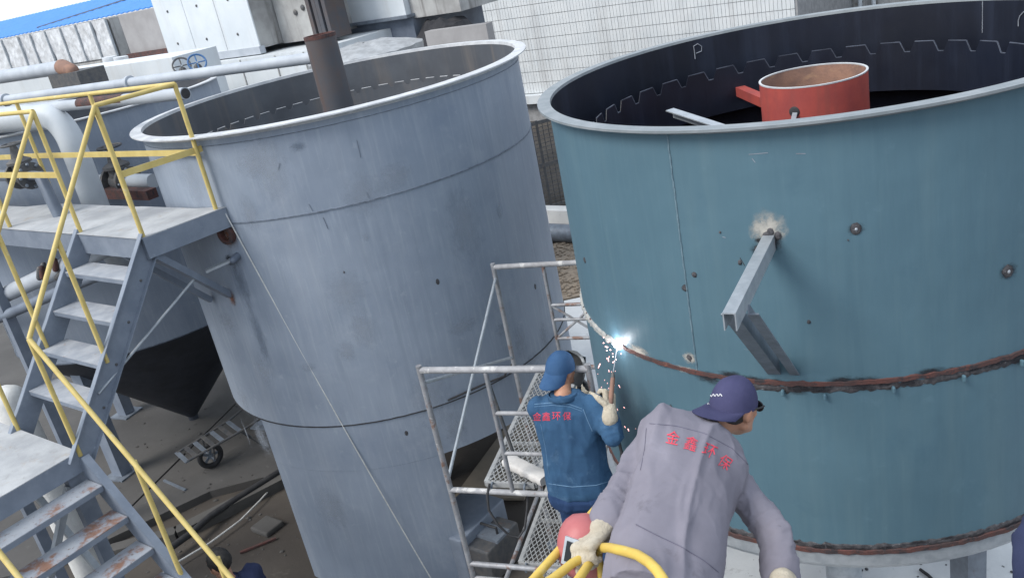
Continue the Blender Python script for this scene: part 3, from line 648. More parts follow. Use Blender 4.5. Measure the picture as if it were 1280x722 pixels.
# scars and lugs
def scar(px, py, s, ring=False):
    p = pcyl(px,py,RTc,RTr); d = (p-RTc); d.z = 0; d.normalize(); x, y = perp(d); b = MB(); b.ellipsoid(p, x*s, y*s*1.2, d*.007, 14, 6)
    for i, q in enumerate(b.v): b.v[i] = q+x*s*.3*noise.noise(q*60)+y*s*.3*noise.noise(q*60+V((9,0,0)))
    o = b.build('weld_scar', M['scorch'], t)
    if ring:
        b = MB(); b.ellipsoid(p+d*.006, x*s*.3, y*s*.35, d*.006, 8, 5); b.build('bright_nub', M['galv'], o)
for a_ in ((1070,286,.026,True),(1260,339,.032,True),(856,360,.018),(868,343,.014),(925,328,.012),(731,325,.018),(1011,402,.01),(948,312,.02),(900,290,.006),(838,509,.016),(1060,300,.004),(862,447,.02)): scar(*a_)
for px, py in ((979,489),(1031,494),(1116,485),(1203,471),(905,480),(1275,452)):
    p = pcyl(px,py,RTc,RTr); d = (p-RTc); d.z = 0; d.normalize(); b = MB(); b.box(p+d*.015, .018, .026, .04, V((-d.y,d.x,0)), d); bevel(b.build('lug', M['teal'], t, False), .008)
# bracket
bp = pcyl(961,294,RTc,RTr); bd = (bp-RTc); bd.z = 0; bd.normalize(); bx = V((-bd.y,bd.x,0))
L_ = .93; ba = bp-bd*.01; be = bp+bd*L_
b = MB(); w_, h_, tk = .058, .085, .006          # channel open to one side
b.box((ba+be)/2+V((0,0,0)), w_, L_, tk, bx, bd)
b.box((ba+be)/2-bx*(w_/2-tk/2)-V((0,0,h_/2)), tk, L_, h_-tk, bx, bd)
b.box((ba+be)/2+bx*(w_/2-tk/2)-V((0,0,h_/2)), tk, L_, h_-tk, bx, bd)
br = b.build('bracket_arm', M['galv'], t, False)
bq = pcyl(976,468,RTc,RTr); bt = bp+bd*(L_-.2)-V((0,0,.1))
b = MB(); b.angle(bt+bx*-.02, bq, .07, .008, bd, 1); b.angle(bt+bx*.03, bq+bx*.05, .05, .008, bd, -1); b.build('bracket_brace', M['steel'], t, False)
b = MB(); x, y = perp(bd); b.ellipsoid(bp, x*.075, y*.08, bd*.006, 18, 6)
for i, q in enumerate(b.v): b.v[i] = q+x*.025*noise.noise(q*25)+y*.03*noise.noise(q*25+V((5,0,0)))
b.v = []; b.f = []
cyl_decal('burnt_patch', RTc, RTr, bp+V((0,0,.03)), .13, DEC['ash'], t, 1.15, .002); cyl_decal('burnt_patch', RTc, RTr, bp+bx*.02+V((0,0,-.04)), .06, DEC['soot'], t, 1.2, .003)
for i in range(4):
    q = bp+x*random.uniform(-.05,.05)+y*random.uniform(-.04,.06); b = MB(); b.ellipsoid(q, x*.02, y*.026, bd*.012, 8, 5); b.build('weld_scar', M['scorch'], t)
# scratches and chalk strokes on the teal plate
for x0, y0, x1, y1, k in ((925,322,931,332,'scorch'),(903,296,907,297,'chalk'),(995,192,1007,192,'chalk'),(936,193,960,191,'chalk'),(940,198,944,203,'chalk'),(930,436,948,440,'weldteal'),(838,505,841,512,'scorch')):
    b = MB(); b.bar(pcyl(x0,y0,RTc,RTr), pcyl(x1,y1,RTc,RTr), .004, .003); b.build('scratch', M[k], t, False)
# inside
weir(RTc, 1.477, 4.27, .075, .255, M['black'], t, 3.9, M['edge'], .008)
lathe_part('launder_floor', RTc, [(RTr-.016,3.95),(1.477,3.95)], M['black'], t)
bl = MB()
b = MB(); b.lathe(RTc, [(.34,3.0),(.34,4.37)], 48); dr = b.build('centre_drum', M['red'], t)
b = MB(); b.lathe(RTc, [(.33,4.37),(.33,3.0)], 48); b.build('drum_inside', M['rustin'], dr)
b = MB(); b.lathe(RTc, [(.329,4.368),(.341,4.368),(.342,4.376),(.328,4.376)], 48, close=True); b.build('drum_lip', M['rim'], dr)
q = pd(927,117,1); a0 = RTc+V((0,0,4.19)); 
dv = pz(926,117,4.2)-RTc; dv.z = 0; dv.normalize()
v_ = ray(926,114); aa_ = v_.x**2+v_.y**2; bb_ = -(v_.x*RTc.x+v_.y*RTc.y); kk_ = RTc.x**2+RTc.y**2-1.46**2; q = CAM+v_*((-bb_+math.sqrt(bb_*bb_-aa_*kk_))/aa_)
dv = q-RTc; dv.z = 0; dv.normalize(); a0 = V((RTc.x,RTc.y,q.z+.0))
b = MB(); b.bar(a0+dv*.33, a0+dv*1.47, .075, .075); b.build('spoke_beam', M['red'], t, False)
b = MB(); s0 = pz(842,135,4.24); s1 = pz(930,163,4.15); b.angle(s0, s1+(s1-s0)*.6, .07, .008); b.build('spoke_angle', M['galv'], t, False)
hq = pcyl(993,140,RTc,.34); hd = (hq-RTc); hd.z = 0; hd.normalize(); x, y = perp(hd)
b = MB(); b.ellipsoid(hq, x*.035, y*.035, hd*.006, 14, 6); b.build('drum_hole', M['rubber'], dr)
b = MB(); b.bar(hq-hd*.02, hq+hd*.12-V((0,0,.05))-x*.03, .03, .012); b.build('drum_tab', M['galv'], dr, False)
a = math.radians(68); vseam(RTc, RTr-.017, math.atan2(*( (lambda p: (p.y-RTc.y, p.x-RTc.x))(pz(1213,20,4.42)) )), 4.27, RZ0-.02, M['chalk'], t, .006)
def inner(px, py):      # point on the inner far wall
    v = ray(px,py); aa = v.x**2+v.y**2; bb = -(v.x*RTc.x+v.y*RTc.y); k = RTc.x**2+RTc.y**2-(RTr-.02)**2
    return CAM+v*((-bb+math.sqrt(bb*bb-aa*k))/aa)
b = MB(); b.path([inner(869,74), inner(868,64), inner(867,58), inner(872,55), inner(877,58), inner(877,64), inner(870,67)], .004, 6)
b.build('chalk_mark', M['chalk'], t)
b = MB(); b.path([inner(1273,33), inner(1273,26), inner(1275,20), inner(1280,15), inner(1287,15)], .004, 6); b.build('chalk_mark', M['chalk'], t)

# ================================================================== STAIRS AND PLATFORM
def proj(p):
    q = V(p)-CAM; w_ = q.dot(FWD); return (640+F_PX*q.dot(RGT)/w_, 361-F_PX*q.dot(UPV)/w_)
def zfor(x, y, py):      # height on an upright line that shows at image row py
    lo, hi = 0., 5.4
    for _ in range(40):
        m_ = (lo+hi)/2
        if proj((x,y,m_))[1] > py: lo = m_
        else: hi = m_
    return (lo+hi)/2
ZP, ZL = 3.99, 2.69
uR, uL = -6.41, -7.36
t = PL = thing('stair_platform', W(uR,3.4,0), 'grey steel access platform and two flight stair with faded yellow handrails', 'stairs')
deck_poly = [(-6.37,3.36),(-6.26,4.085),(-6.6,4.02),(-9.0,4.02),(-9.4,3.9),(-13.0,3.9),(-13.0,3.36)]
def uprism(mb, poly, z0, z1):
    n = len(poly); return mb.add([W(u,s,z0) for u,s in poly]+[W(u,s,z1) for u,s in poly], [tuple(range(n))[::-1], tuple(range(n,2*n))]+[(i,(i+1)%n,n+(i+1)%n,n+i) for i in range(n)])
# deck in plates with a joint
b = MB(); uprism(b, [(-6.37,3.35),(-6.26,4.085),(-6.6,4.02),(-7.45,4.02),(-7.45,3.35)], ZP-.006, ZP); b.build('deck_plate', M['deck'], t, False)
b = MB(); uprism(b, [(-7.456,3.35),(-7.456,4.02),(-9.0,4.02),(-9.4,3.9),(-10.0,3.9),(-10.0,3.35)], ZP-.008, ZP-.003); b.build('deck_plate', M['deck'], t, False)
b = MB(); uprism(b, [(-10.006,3.35),(-10.006,3.9),(-13,3.9),(-13,3.35)], ZP-.006, ZP); b.build('deck_plate', M['deck'], t, False)
b = MB(); b.bar(W(-13,3.365,ZP-.095), W(-6.375,3.365,ZP-.095), .012, .17); b.bar(W(-13,3.385,ZP-.17), W(-6.4,3.385,ZP-.17), .05, .01); b.build('front_fascia', M['stair'], t, False)
b = MB(); b.bar(W(-6.365,3.36,ZP-.09), W(-6.262,4.08,ZP-.09), .012, .165); b.build('end_fascia', M['stair'], t, False)
b = MB(); b.bar(W(-13,3.88,ZP-.09), W(-9.4,3.88,ZP-.09), .012, .16); b.bar(W(-9.0,4.0,ZP-.09), W(-6.6,4.0,ZP-.09), .012, .16); b.build('rear_fascia', M['stair'], t, False)
for uu in (-6.9,-8.2,-9.6,-11):
    b = MB(); b.bar(W(uu,3.38,ZP-.06), W(uu,3.86,ZP-.06), .05, .1); b.build('cross_beam', M['stair'], t, False)
bs = pcyl(287,368,LTc,LTr)
b = MB(); b.bar(W(-6.39,3.42,ZP-.17), bs, .055, .055); b.build('brace', M['stair'], t, False)
b = MB(); b.bar(W(-6.9,3.4,ZP-.15), LTc+V((-1.38,-1.2,3.1)), .05, .05); b.build('brace', M['stair'], t, False)
b = MB(); b.tube((W(-6.39,3.42,ZP-.17)+bs)/2+V((0,0,-.02)), W(-6.40,2.62,3.02), .011, 8); b.build('tie_rod', M['galv'], t)
b = MB(); b.tube(W(-6.41,3.40,ZP-.2), bs+V((-.32,-.05,.3)), .009, 8); b.build('tie_rod', M['galv'], t)
for uu, ss in ((-9.9,3.5),(-12.5,3.5)):
    b = MB(); b.bar(W(uu,ss,0), W(uu,ss,ZP-.01), .1, .1, E2); b.build('support_post', M['stair'], t, False)
# upper flight
nr = 5; rh = (ZP-ZL)/nr; go = (3.36-2.31)/nr
for i in range(1, nr):
    s1 = 3.36-go*(i-1)-.0; s0 = s1-go-.012; z = ZP-rh*i
    b = MB(); ubox(b, uL+.012, uR-.012, s0, s1, z-.006, z); tr = b.build('tread', M['tread'], t, False)
    b = MB(); ubox(b, uL+.012, uR-.012, s0, s0+.006, z-.04, z-.0062); b.build('nosing', M['stair'], tr, False)
for uu in (uL, uR):
    a, c = W(uu,3.40,ZP-.07), W(uu,2.33,ZL-.05); d = (c-a).normalized(); nn = E1.cross(d); b = MB(); b.box((a+c)/2, .012, (c-a).length+.12, .17, E1, d, nn)
    sg = 1 if uu == uR else -1
    for k in (-1, 1): b.box((a+c)/2+nn*k*.085+E1*sg*.022, .05, (c-a).length+.12, .008, E1, d, nn)
    sg_ = b.build('stringer', M['stair'], t, False)
    for i in range(1, nr):
        q = W(uu+(.008 if uu == uR else -.008), 3.36-go*i+.1, ZP-rh*i-.05); b = MB(); b.ellipsoid(q, E1*.008, E2*.012, V((0,0,.012)), 8, 5); b.build('bolt', M['cast'], sg_)
# landing
b = MB(); ubox(b, -7.9, uR+.0, 1.1, 2.33, ZL-.006, ZL); b.build('landing_plate', M['deck'], t, False)
b = MB(); ubox(b, uR-.012, uR+.004, 1.1, 2.335, ZL-.16, ZL-.007); ubox(b, -7.9, uR-.013, 2.32, 2.335, ZL-.16, ZL-.007); ubox(b, -7.9, uR-.013, 1.1, 1.115, ZL-.16, ZL-.007); b.build('landing_frame', M['stair'], t, False)
for uu, ss in ((-6.5,2.24),(-6.5,1.3),(-7.7,2.24),(-7.7,1.3)):
    b = MB(); b.bar(W(uu,ss,0), W(uu,ss,ZL-.01), .09, .09, E2); b.build('landing_leg', M['stair'], t, False)
b = MB(); b.bar(W(-6.5,2.2,ZL-.25), W(-6.5,1.3,1.1), .05, .05); b.bar(W(-7.65,2.24,ZL-.3), W(-6.55,2.24,1.3), .05, .05); b.build('landing_brace', M['galv'], t, False)
# lower flight
n2 = 12; r2 = ZL/n2; g2 = .2; sB, sA = 2.31, 1.38
for i in range(1, n2):
    u0 = uR+g2*(i-1)+.02; z = ZL-r2*i
    b = MB(); ubox(b, u0, u0+g2+.02, sA+.012, sB-.012, z-.006, z); tr = b.build('tread', M['treadr'], t, False)
    b = MB(); ubox(b, u0+g2+.014, u0+g2+.02, sA+.012, sB-.012, z-.045, z-.0062); b.build('nosing', M['stair'], tr, False)
for ss in (sA, sB):
    a, c = W(uR,ss,ZL-.09), W(uR+g2*n2,ss,-.0+.03); d = (c-a).normalized(); nn = d.cross(E2); b = MB(); b.box((a+c)/2, (c-a).length, .012, .17, d, E2, nn)
    sg = 1 if ss == sB else -1
    for k in (-1, 1): b.box((a+c)/2+nn*k*.087+E2*sg*.026, (c-a).length, .06, .008, d, E2, nn)
    b.build('stringer', M['stair'], t, False)
# handrails
HR = .0185
def tub(name, pts, m, r=HR): b = MB(); b.path(pts, r, 10); return b.build(name, m, t, True, 1.2)
def flat(name, a, c, m): b = MB(); b.bar(a, c, .008, .05); return b.build(name, m, t, False)
PY = M['pale']
Ab, Bb = W(-6.40,3.39,ZP), W(-6.31,4.02,ZP); HT = V((0,0,1.03)); MT = V((0,0,.5))
def backbase(px, py, s): p = pz(px,py,ZP); return W(us(p)[0], s, ZP)
b1, b2 = backbase(187,250,3.99), backbase(100,245,3.99); b3 = W(us(b2)[0]-1.25, 3.87, ZP)
for q in (Ab, Bb, b1, b2, b3): tub('rail_post', [q, q+HT], PY)
tub('top_rail', [Ab+HT, Bb+HT], PY); tub('top_rail', [Bb+HT, W(us(b1)[0],4.0,ZP)+HT, W(us(b2)[0],3.98,ZP)+HT, b3+HT, W(-13,3.87,ZP)+HT], PY)
flat('mid_bar', Ab+MT, Bb+MT+(Bb-Ab).normalized()*.05, PY); flat('mid_bar', Bb+MT+V((0,0,-.02)), b2+MT, PY); flat('mid_bar', b2+MT, W(-13,3.87,ZP)+MT, PY)
# front rail left of the stair head
Lb = W(uL,3.39,ZP); 
for q in (Lb, W(uL-1.3,3.39,ZP)): tub('rail_post', [q, q+HT], PY)
tub('top_rail', [Lb+HT, W(-13,3.39,ZP)+HT], PY); flat('mid_bar', Lb+MT, W(-13,3.39,ZP)+MT, PY)
# stair handrails
hb_ = W(uR,2.33,ZL)+V((0,0,.94)); e_ = pp(300,735,2.31); e3 = hb_+(W(us(e_)[0],2.31,e_.z)-hb_)*2.2
tub('handrail', [Ab+HT, hb_], PY); tub('handrail', [hb_, e3], PY)
def stepbase(px, py): p = pp(px,py,2.33); return W(us(p)[0], 2.33, p.z)
def onrail(q): # height of lower handrail above q
    f = (us(q)[0]-us(hb_)[0])/(us(e3)[0]-us(hb_)[0]); return W(us(q)[0], 2.33, hb_.z+(e3.z-hb_.z)*f)
for q in (W(uR,2.33,ZL), stepbase(225,714), stepbase(330,845)):
    tub('rail_post', [q-V((0,0,.04)), onrail(q)], PY)
q = pp(138,420,0.0)
sm = .5; mp = W(uR,3.39+(2.33-3.39)*.58,0)
zb2 = ZP+(ZL-ZP)*.58-.03; zt2 = 5.02+(hb_.z-5.02)*.58
tub('rail_post', [V((mp.x,mp.y,zb2)), V((mp.x,mp.y,zt2))], PY)
hl = W(uL,2.33,ZL)+V((0,0,.94)); tub('handrail', [Lb+HT, hl, W(uL,1.1,ZL+.94)], PY)
mp = W(uL,3.39+(2.33-3.39)*.58,0); tub('rail_post', [V((mp.x,mp.y,zb2)), V((mp.x,mp.y,zt2))], PY)
tub('rail_post', [W(uL,2.32,ZL), hl], PY)
ra = W(uR,sA,ZL)+V((0,0,.94)); rb = ra+(e3-hb_); tub('handrail', [ra, rb], PY)
for f in (.0,.42,.86):
    q = ra+(rb-ra)*f; zq = ZL+(us(q)[0]-uR)*(-r2/g2)-.05; tub('rail_post', [V((q.x,q.y,zq)), q], PY)
# string hanging from the platform corner
a = W(-6.27,4.06,ZP-.02); c = pz(548,738,.02)
b = MB(); b.path([a+(c-a)*(i/16)+V((0,0,-.10*math.sin(math.pi*i/16))) for i in range(17)], .0055, 6)
tag(b.build('hanging_string', M['rope'], None, loc=a), 'thin white string running from the platform corner down past the grey tank', 'string')

# ---- pipes and valves round the platform
pv = W(us(pp(104,215,4.28))[0],4.28,0); R_ = .28; zt = 4.80
bend = [pv+V((0,0,zt-R_))+(-E1*(1-math.cos(x))+V((0,0,1))*math.sin(x))*R_ for x in [math.pi/2*i/10 for i in range(11)]]
t = run('overflow_pipe', [pv+V((0,0,3.2))+(BTc-pv).normalized()*1.0, pv+V((0,0,3.2))+(BTc-pv).normalized()*.3, pv+V((0,0,3.23))+(BTc-pv).normalized()*.16, pv+V((0,0,3.32))+(BTc-pv).normalized()*.06, pv+V((0,0,3.5))]+bend+[bend[-1]-E1*6], .125, M['pipew'], 'fat white elbow pipe dropping behind the platform from over the far tank')
def gate_valve(p, axis, label, sc=1., mt=M['cast']):
    t = thing('gate_valve', p, label, 'valve', 'black valves by the platform'); x, y = perp(axis)
    b = MB(); b.capsule(p-axis*.06*sc, p+axis*.06*sc, .11*sc, .11*sc); b.build('body', mt, t)
    for k in (-1, 1):
        b = MB(); b.tube(p+axis*k*.12*sc, p+axis*k*.16*sc, .16*sc, 20); fl = b.build('flange', mt, t)
        for i in range(8):
            q = p+axis*k*.17*sc+(x*math.cos(i*.785)+y*math.sin(i*.785))*.13*sc; b = MB(); b.ellipsoid(q, x*.018, y*.018, axis*.018, 6, 4); b.build('bolt', M['steel'], fl)
    b = MB(); b.lathe((p.x,p.y), [(.1*sc,p.z+.05*sc),(.1*sc,p.z+.14*sc),(.14*sc,p.z+.15*sc),(.14*sc,p.z+.18*sc),(.07*sc,p.z+.22*sc),(.035*sc,p.z+.36*sc),(0,p.z+.36*sc)], 18); b.build('bonnet', mt, t)
    b = MB(); torus(b, p+V((0,0,.38*sc)), V((0,0,1)), .12*sc, .014*sc)
    for i in range(2): b.tube(p+V((0,0,.38*sc))-(x if i else axis)*.12*sc, p+V((0,0,.38*sc))+(x if i else axis)*.12*sc, .01*sc, 6)
    b.build('hand_wheel', mt, t); return t
v1 = pp(152,226,4.85); gate_valve(v1, E1, 'black gate valve on the pipe stub between the two grey tanks', 1.0)
run('link_pipe', [v1-E1*1.35, v1+E1*.62], .075, M['pipew'], 'short pale pipe stub joining the grey tanks at the black valve')
v2 = pp(36,232,3.72); gate_valve(v2+V((0,0,.1)), E1, 'grey black gate valve standing at the rear edge of the platform deck', .8)
run('valve_pipe', [v2+V((0,0,.1))-E1*2.2, v2+V((0,0,.1))+E1*.0, v2+V((0,0,.1))+E1*.3, v2+V((0,0,-.0))+E1*.38+V((0,0,-.4))], .055, M['pipedark'], 'dark pipe through the valve at the rear of the platform deck')
a = pp(130,241,4.7); b = MB(); b.bar(a-E1*1.0, a+E1*.95, .12, .1); tag(b.build('rusty_beam', M['weldrust'], None, False, loc=a), 'rust brown beam spanning behind the platform between the grey tanks', 'beam')
# under the platform
for (x0,y0,x1,y1,s,r,m,lab) in ((-30,385,86,331,3.62,.085,M['pipe'],'pale grey pipe slanting below the platform'), (-30,410,82,361,3.5,.055,M['pipedark'],'thinner dark grey pipe slanting below the platform')):
    a, c = pp(x0,y0,s), pp(x1,y1,s); run('sloping_pipe', [a-(c-a)*.6, c, c+(c-a).normalized()*.9], r, m, lab, group='sloping pipes under the platform')
q = pp(62,345,3.45); t = thing('pipe_clamp', q, 'rusty clamp with bolts on the sloping pipe below the platform', 'clamp')
for i in range(5):
    p_ = q+V((random.uniform(-.12,.12),random.uniform(-.03,.06),random.uniform(-.08,.09))); b = MB(); b.capsule(p_, p_+V((random.uniform(-.07,.07),0,random.uniform(.02,.09))), .03, .025); b.build('clamp_lump', M['weldrust'] if i % 2 else M['cast'], t)
q = pp(14,497,2.75); b = MB()
b.capsule(V((q.x,q.y,0)), q+V((-.02,0,-.02)), .15, .15, 18)
for i, p_ in enumerate(b.v): b.v[i] = p_+V((.02*noise.noise(p_*9), .02*noise.noise(p_*9+V((3,0,0))), .02*noise.noise(p_*7)))
tag(b.build('wrapped_pipe_end', M['sack'], None, True, 1.2, loc=V((q.x,q.y,0))), 'white wrapped round pipe end beside the foot of the upper stair flight', 'pipe')

# ================================================================== ON THE GROUND
# hand cart
cA, cB = pz(234,561,.42), pz(300,528,.42); cd_ = (cB-cA); cd_.z = 0; CL = cd_.length; cd_.normalize(); cx = V((-cd_.y,cd_.x,0))
base_c = pz(268,583,.1); 
cm = cA+cd_*.38
t = thing('hand_cart', V((base_c.x,base_c.y,.1)), 'rusty single wheel hand cart with slatted bed beside the cone tank', 'cart')
cw_ = V((base_c.x,base_c.y,.1)); wc = V((base_c.x,base_c.y,.1+.17))
b = MB(); torus(b, wc, cx, .135, .035, 28, 10); wh = b.build('wheel', M['rubber'], t)
b = MB()
for k in range(5):
    a = k*math.pi*2/5; b.bar(wc, wc+(cd_*math.cos(a)+V((0,0,1))*math.sin(a))*.12, .03, .02, cx)
b.tube(wc-cx*.05, wc+cx*.05, .03, 12); b.build('rim', M['steel'], wh)
b = MB(); b.tube(wc-cx*.16, wc+cx*.16, .011, 8); b.build('axle', M['steel'], t)
o_ = wc-cd_*.32+V((0,0,.16)); up_ = V((0,0,.14))
for k in (-1, 1):
    b = MB(); b.path([o_+cx*.17*k, o_+cx*.22*k+cd_*.75+up_*.45, o_+cx*.3*k+cd_*1.3+up_*1.3], .016, 8); b.build('frame_rail', M['cast'], t)
    b = MB(); b.path([wc+cx*.15*k, o_+cx*.19*k+cd_*.35+up_*.2], .012, 8); b.build('axle_stay', M['cast'], t)
    b = MB(); b.path([o_+cx*.22*k+cd_*.72+up_*.4, o_+cx*.24*k+cd_*.95-V((0,0,.31))], .012, 8); b.build('leg', M['cast'], t)
for i in range(7):
    f = i*.12; b = MB(); b.bar(o_+cx*(-.19-.05*f)+cd_*f+up_*.6*f, o_+cx*(.19+.05*f)+cd_*f+up_*.6*f, .055, .014); b.build('slat', M['cast'] if i % 2 else M['steel'], t, False)
b = MB(); b.tube(o_+cx*-.27+cd_*1.12+up_*1.0, o_+cx*.27+cd_*1.12+up_*1.0, .012, 8); b.build('cross_bar', M['cast'], t)
# hoses on the ground
def gpath(pxs, z): return [pz(x,y,z) for x,y in pxs]
b = MB(); b.path(gpath([(205,690),(240,665),(262,645),(300,620),(345,592),(372,575)], .14), .04, 10)
tag(b.build('ground_hose', M['rubber'], None, loc=pz(262,645,.1)), 'thick black hose lying along the kerb on the yard ground', 'hose')
b = MB(); b.path(gpath([(190,725),(225,700),(262,678),(300,650),(325,625),(350,597),(366,580)], .06), .010, 8)
tag(b.build('white_rope', M['rope'], None, loc=pz(262,678,.05)), 'thin white rope stretched along the yard ground beside the black hose', 'rope')
b = MB(); q = pz(335,660,.0); b.box(q+V((0,0,.03)), .3, .25, .07, E1, E2); bevel(tag(b.build('stone_block', M['slab'], None, False, loc=q), 'small grey stone block on the bare yard ground', 'stone'), .02)
b = MB(); b.path([pz(1188,694,.04), pz(1203,706,.04), pz(1222,724,.04), pz(1240,745,.04)], .014, 8); tag(b.build('black_cable', M['rubber'], None, loc=pz(1203,706,.03)), 'longer black cable on the pale concrete under the teal tank', 'cable', 'cables on the pale concrete')
b = MB(); b.path([pz(1150,711,.04), pz(1160,718,.04), pz(1175,733,.04)], .014, 8); tag(b.build('black_cable', M['rubber'], None, loc=pz(1160,718,.03)), 'short bit of black cable on the pale concrete under the teal tank', 'cable', 'cables on the pale concrete')
for i, (x0,y0,x1,y1,lab) in enumerate(((300,690,345,672,'rusty offcut bar lying on the bare yard ground'),(205,600,232,612,'short steel rod lying on the concrete near the hand cart'))):
    a, c = pz(x0,y0,.11 if i else .02), pz(x1,y1,.11 if i else .02); b = MB(); b.bar(a, c, .03, .02); tag(b.build('steel_offcut', M['weldrust' if not i else 'steel'], None, False, loc=a), lab, 'offcut', 'steel offcuts on the yard ground')
# things under the scaffold
def quadboard(name, corners, z, th, m, label, cat):
    b = MB(); q = [pz(x,y,z) for x,y in corners]; b.hexa([p-V((0,0,th)) for p in q]+q); return tag(b.build(name, m, None, False, loc=q[0]), label, cat)
quadboard('plywood_sheet', [(566,622),(655,622),(690,520),(640,522)], .06, .03, M['wood'], 'brown plywood sheet lying on the ground under the scaffold', 'board')
q = pz(592,700,0); t = tag(MB().box(q+V((0,.1,.25)), .5, .7, .5, E1, E2).build('grey_cabinet', M['stair'], None, False, loc=q), 'pale blue grey steel cabinet on the ground at the foot of the scaffold', 'cabinet'); bevel(t, .015)
q = pz(622,706,0); t = thing('welding_machine', q, 'dark welding machine box with carrying handle on the ground under the scaffold', 'welder')
b = MB(); b.box(q+V((0,0,.2)), .32, .5, .38, E1, E2); bevel(b.build('case', M['cast'], t, False), .02)
b = MB(); b.box(q+V((0,0,.4)), .34, .2, .03, E1, E2); b.build('lid', M['steel'], t, False)
b = MB(); b.path([q+E1*-.1+V((0,0,.39)), q+E1*-.1+V((0,0,.48)), q+E1*.1+V((0,0,.48)), q+E1*.1+V((0,0,.39))], .014, 8); b.build('handle', M['rubber'], t)

# ================================================================== SCAFFOLD
N0 = V((-.73,5.43,0)); fx = V((1.03,-.45,0)).normalized(); fy = V((.61,1.71,0)); fyn = fy.normalized(); F0 = N0+fy
ZT = 3.0; TR = .021
t = SC = thing('scaffold', N0, 'rusty paint splashed tube scaffold with cross braces between the two big tanks', 'scaffold')
def part_tube(name, a, c, m, r=TR): b = MB(); b.tube(a, c, r, 12); return b.build(name, m, t, True, 1.2)
Z = lambda p, z: V((p.x,p.y,z))
def frame(p0, wid, inn, zs, rungs, m1):
    p1 = p0+fx*wid
    part_tube('post', Z(p0,0), Z(p0,ZT+.035), M['scaf']); part_tube('post', Z(p1,0), Z(p1,ZT+.035), M['scaf'])
    part_tube('top_rail', Z(p0,ZT)+fx*.01, Z(p1,ZT), M['scafw'], .0235)
    for z in zs: part_tube('transom', Z(p0,z), Z(p1,z), m1, .021)
    for i_ in inn: part_tube('inner_post', Z(p0+fx*i_,zs[0]), Z(p0+fx*i_,ZT), M['scaf'], .0165)
    for z in rungs: part_tube('rung', Z(p0+fx*inn[0],z), Z(p1,z), m1, .015)
    for p in (p0, p1): b = MB(); b.tube(Z(p,0), Z(p,.03), .06, 12); b.build('foot_plate', M['steel'], t)
ip = pz(601,468,ZT); iw = (ip-Z(N0,ZT)).length; pi_ = N0+fx*iw
frame(N0, 1.2, [iw], [2.015, 1.205], [zfor(pi_.x,pi_.y,516), zfor(pi_.x,pi_.y,566)], M['scafw'])
ip2 = pz(678,331,ZT); iw2 = (ip2-Z(F0,ZT)).length; pj_ = F0+fx*iw2
frame(F0, .86, [iw2], [2.015, 1.205], [2.62, 2.48, 2.3], M['scaf'])
part_tube('cross_brace', Z(N0,2.90), Z(F0,2.12), M['galv'], .0125); part_tube('cross_brace', Z(N0,2.10), Z(F0,2.90), M['galv'], .0125)
part_tube('cross_brace', Z(F0+fx*iw2,2.62), Z(F0+fx*.86,2.32), M['scaf'], .011); part_tube('cross_brace', Z(F0+fx*iw2,2.3), Z(F0+fx*.86,2.62), M['scaf'], .011)
part_tube('hand_post', Z(N0+fx*.42+fyn*.35,2.03), Z(N0+fx*.30+fyn*.42,2.75), M['cast'], .014)
NN = N0-fyn*1.75
for p in (NN, NN+fx*1.2): part_tube('post', Z(p,0), Z(p,1.36), M['scaf']); b = MB(); b.tube(Z(p,0), Z(p,.03), .06, 12); b.build('foot_plate', M['steel'], t)
part_tube('transom', Z(NN,1.345), Z(NN+fx*1.2,1.345), M['scaf']); part_tube('transom', Z(N0,1.345), Z(N0+fx*1.2,1.345), M['scaf'])
part_tube('ledger', Z(NN,.7), Z(N0,.7), M['scaf'], .018); part_tube('ledger', Z(N0,.7), Z(F0,.7), M['scaf'], .018)
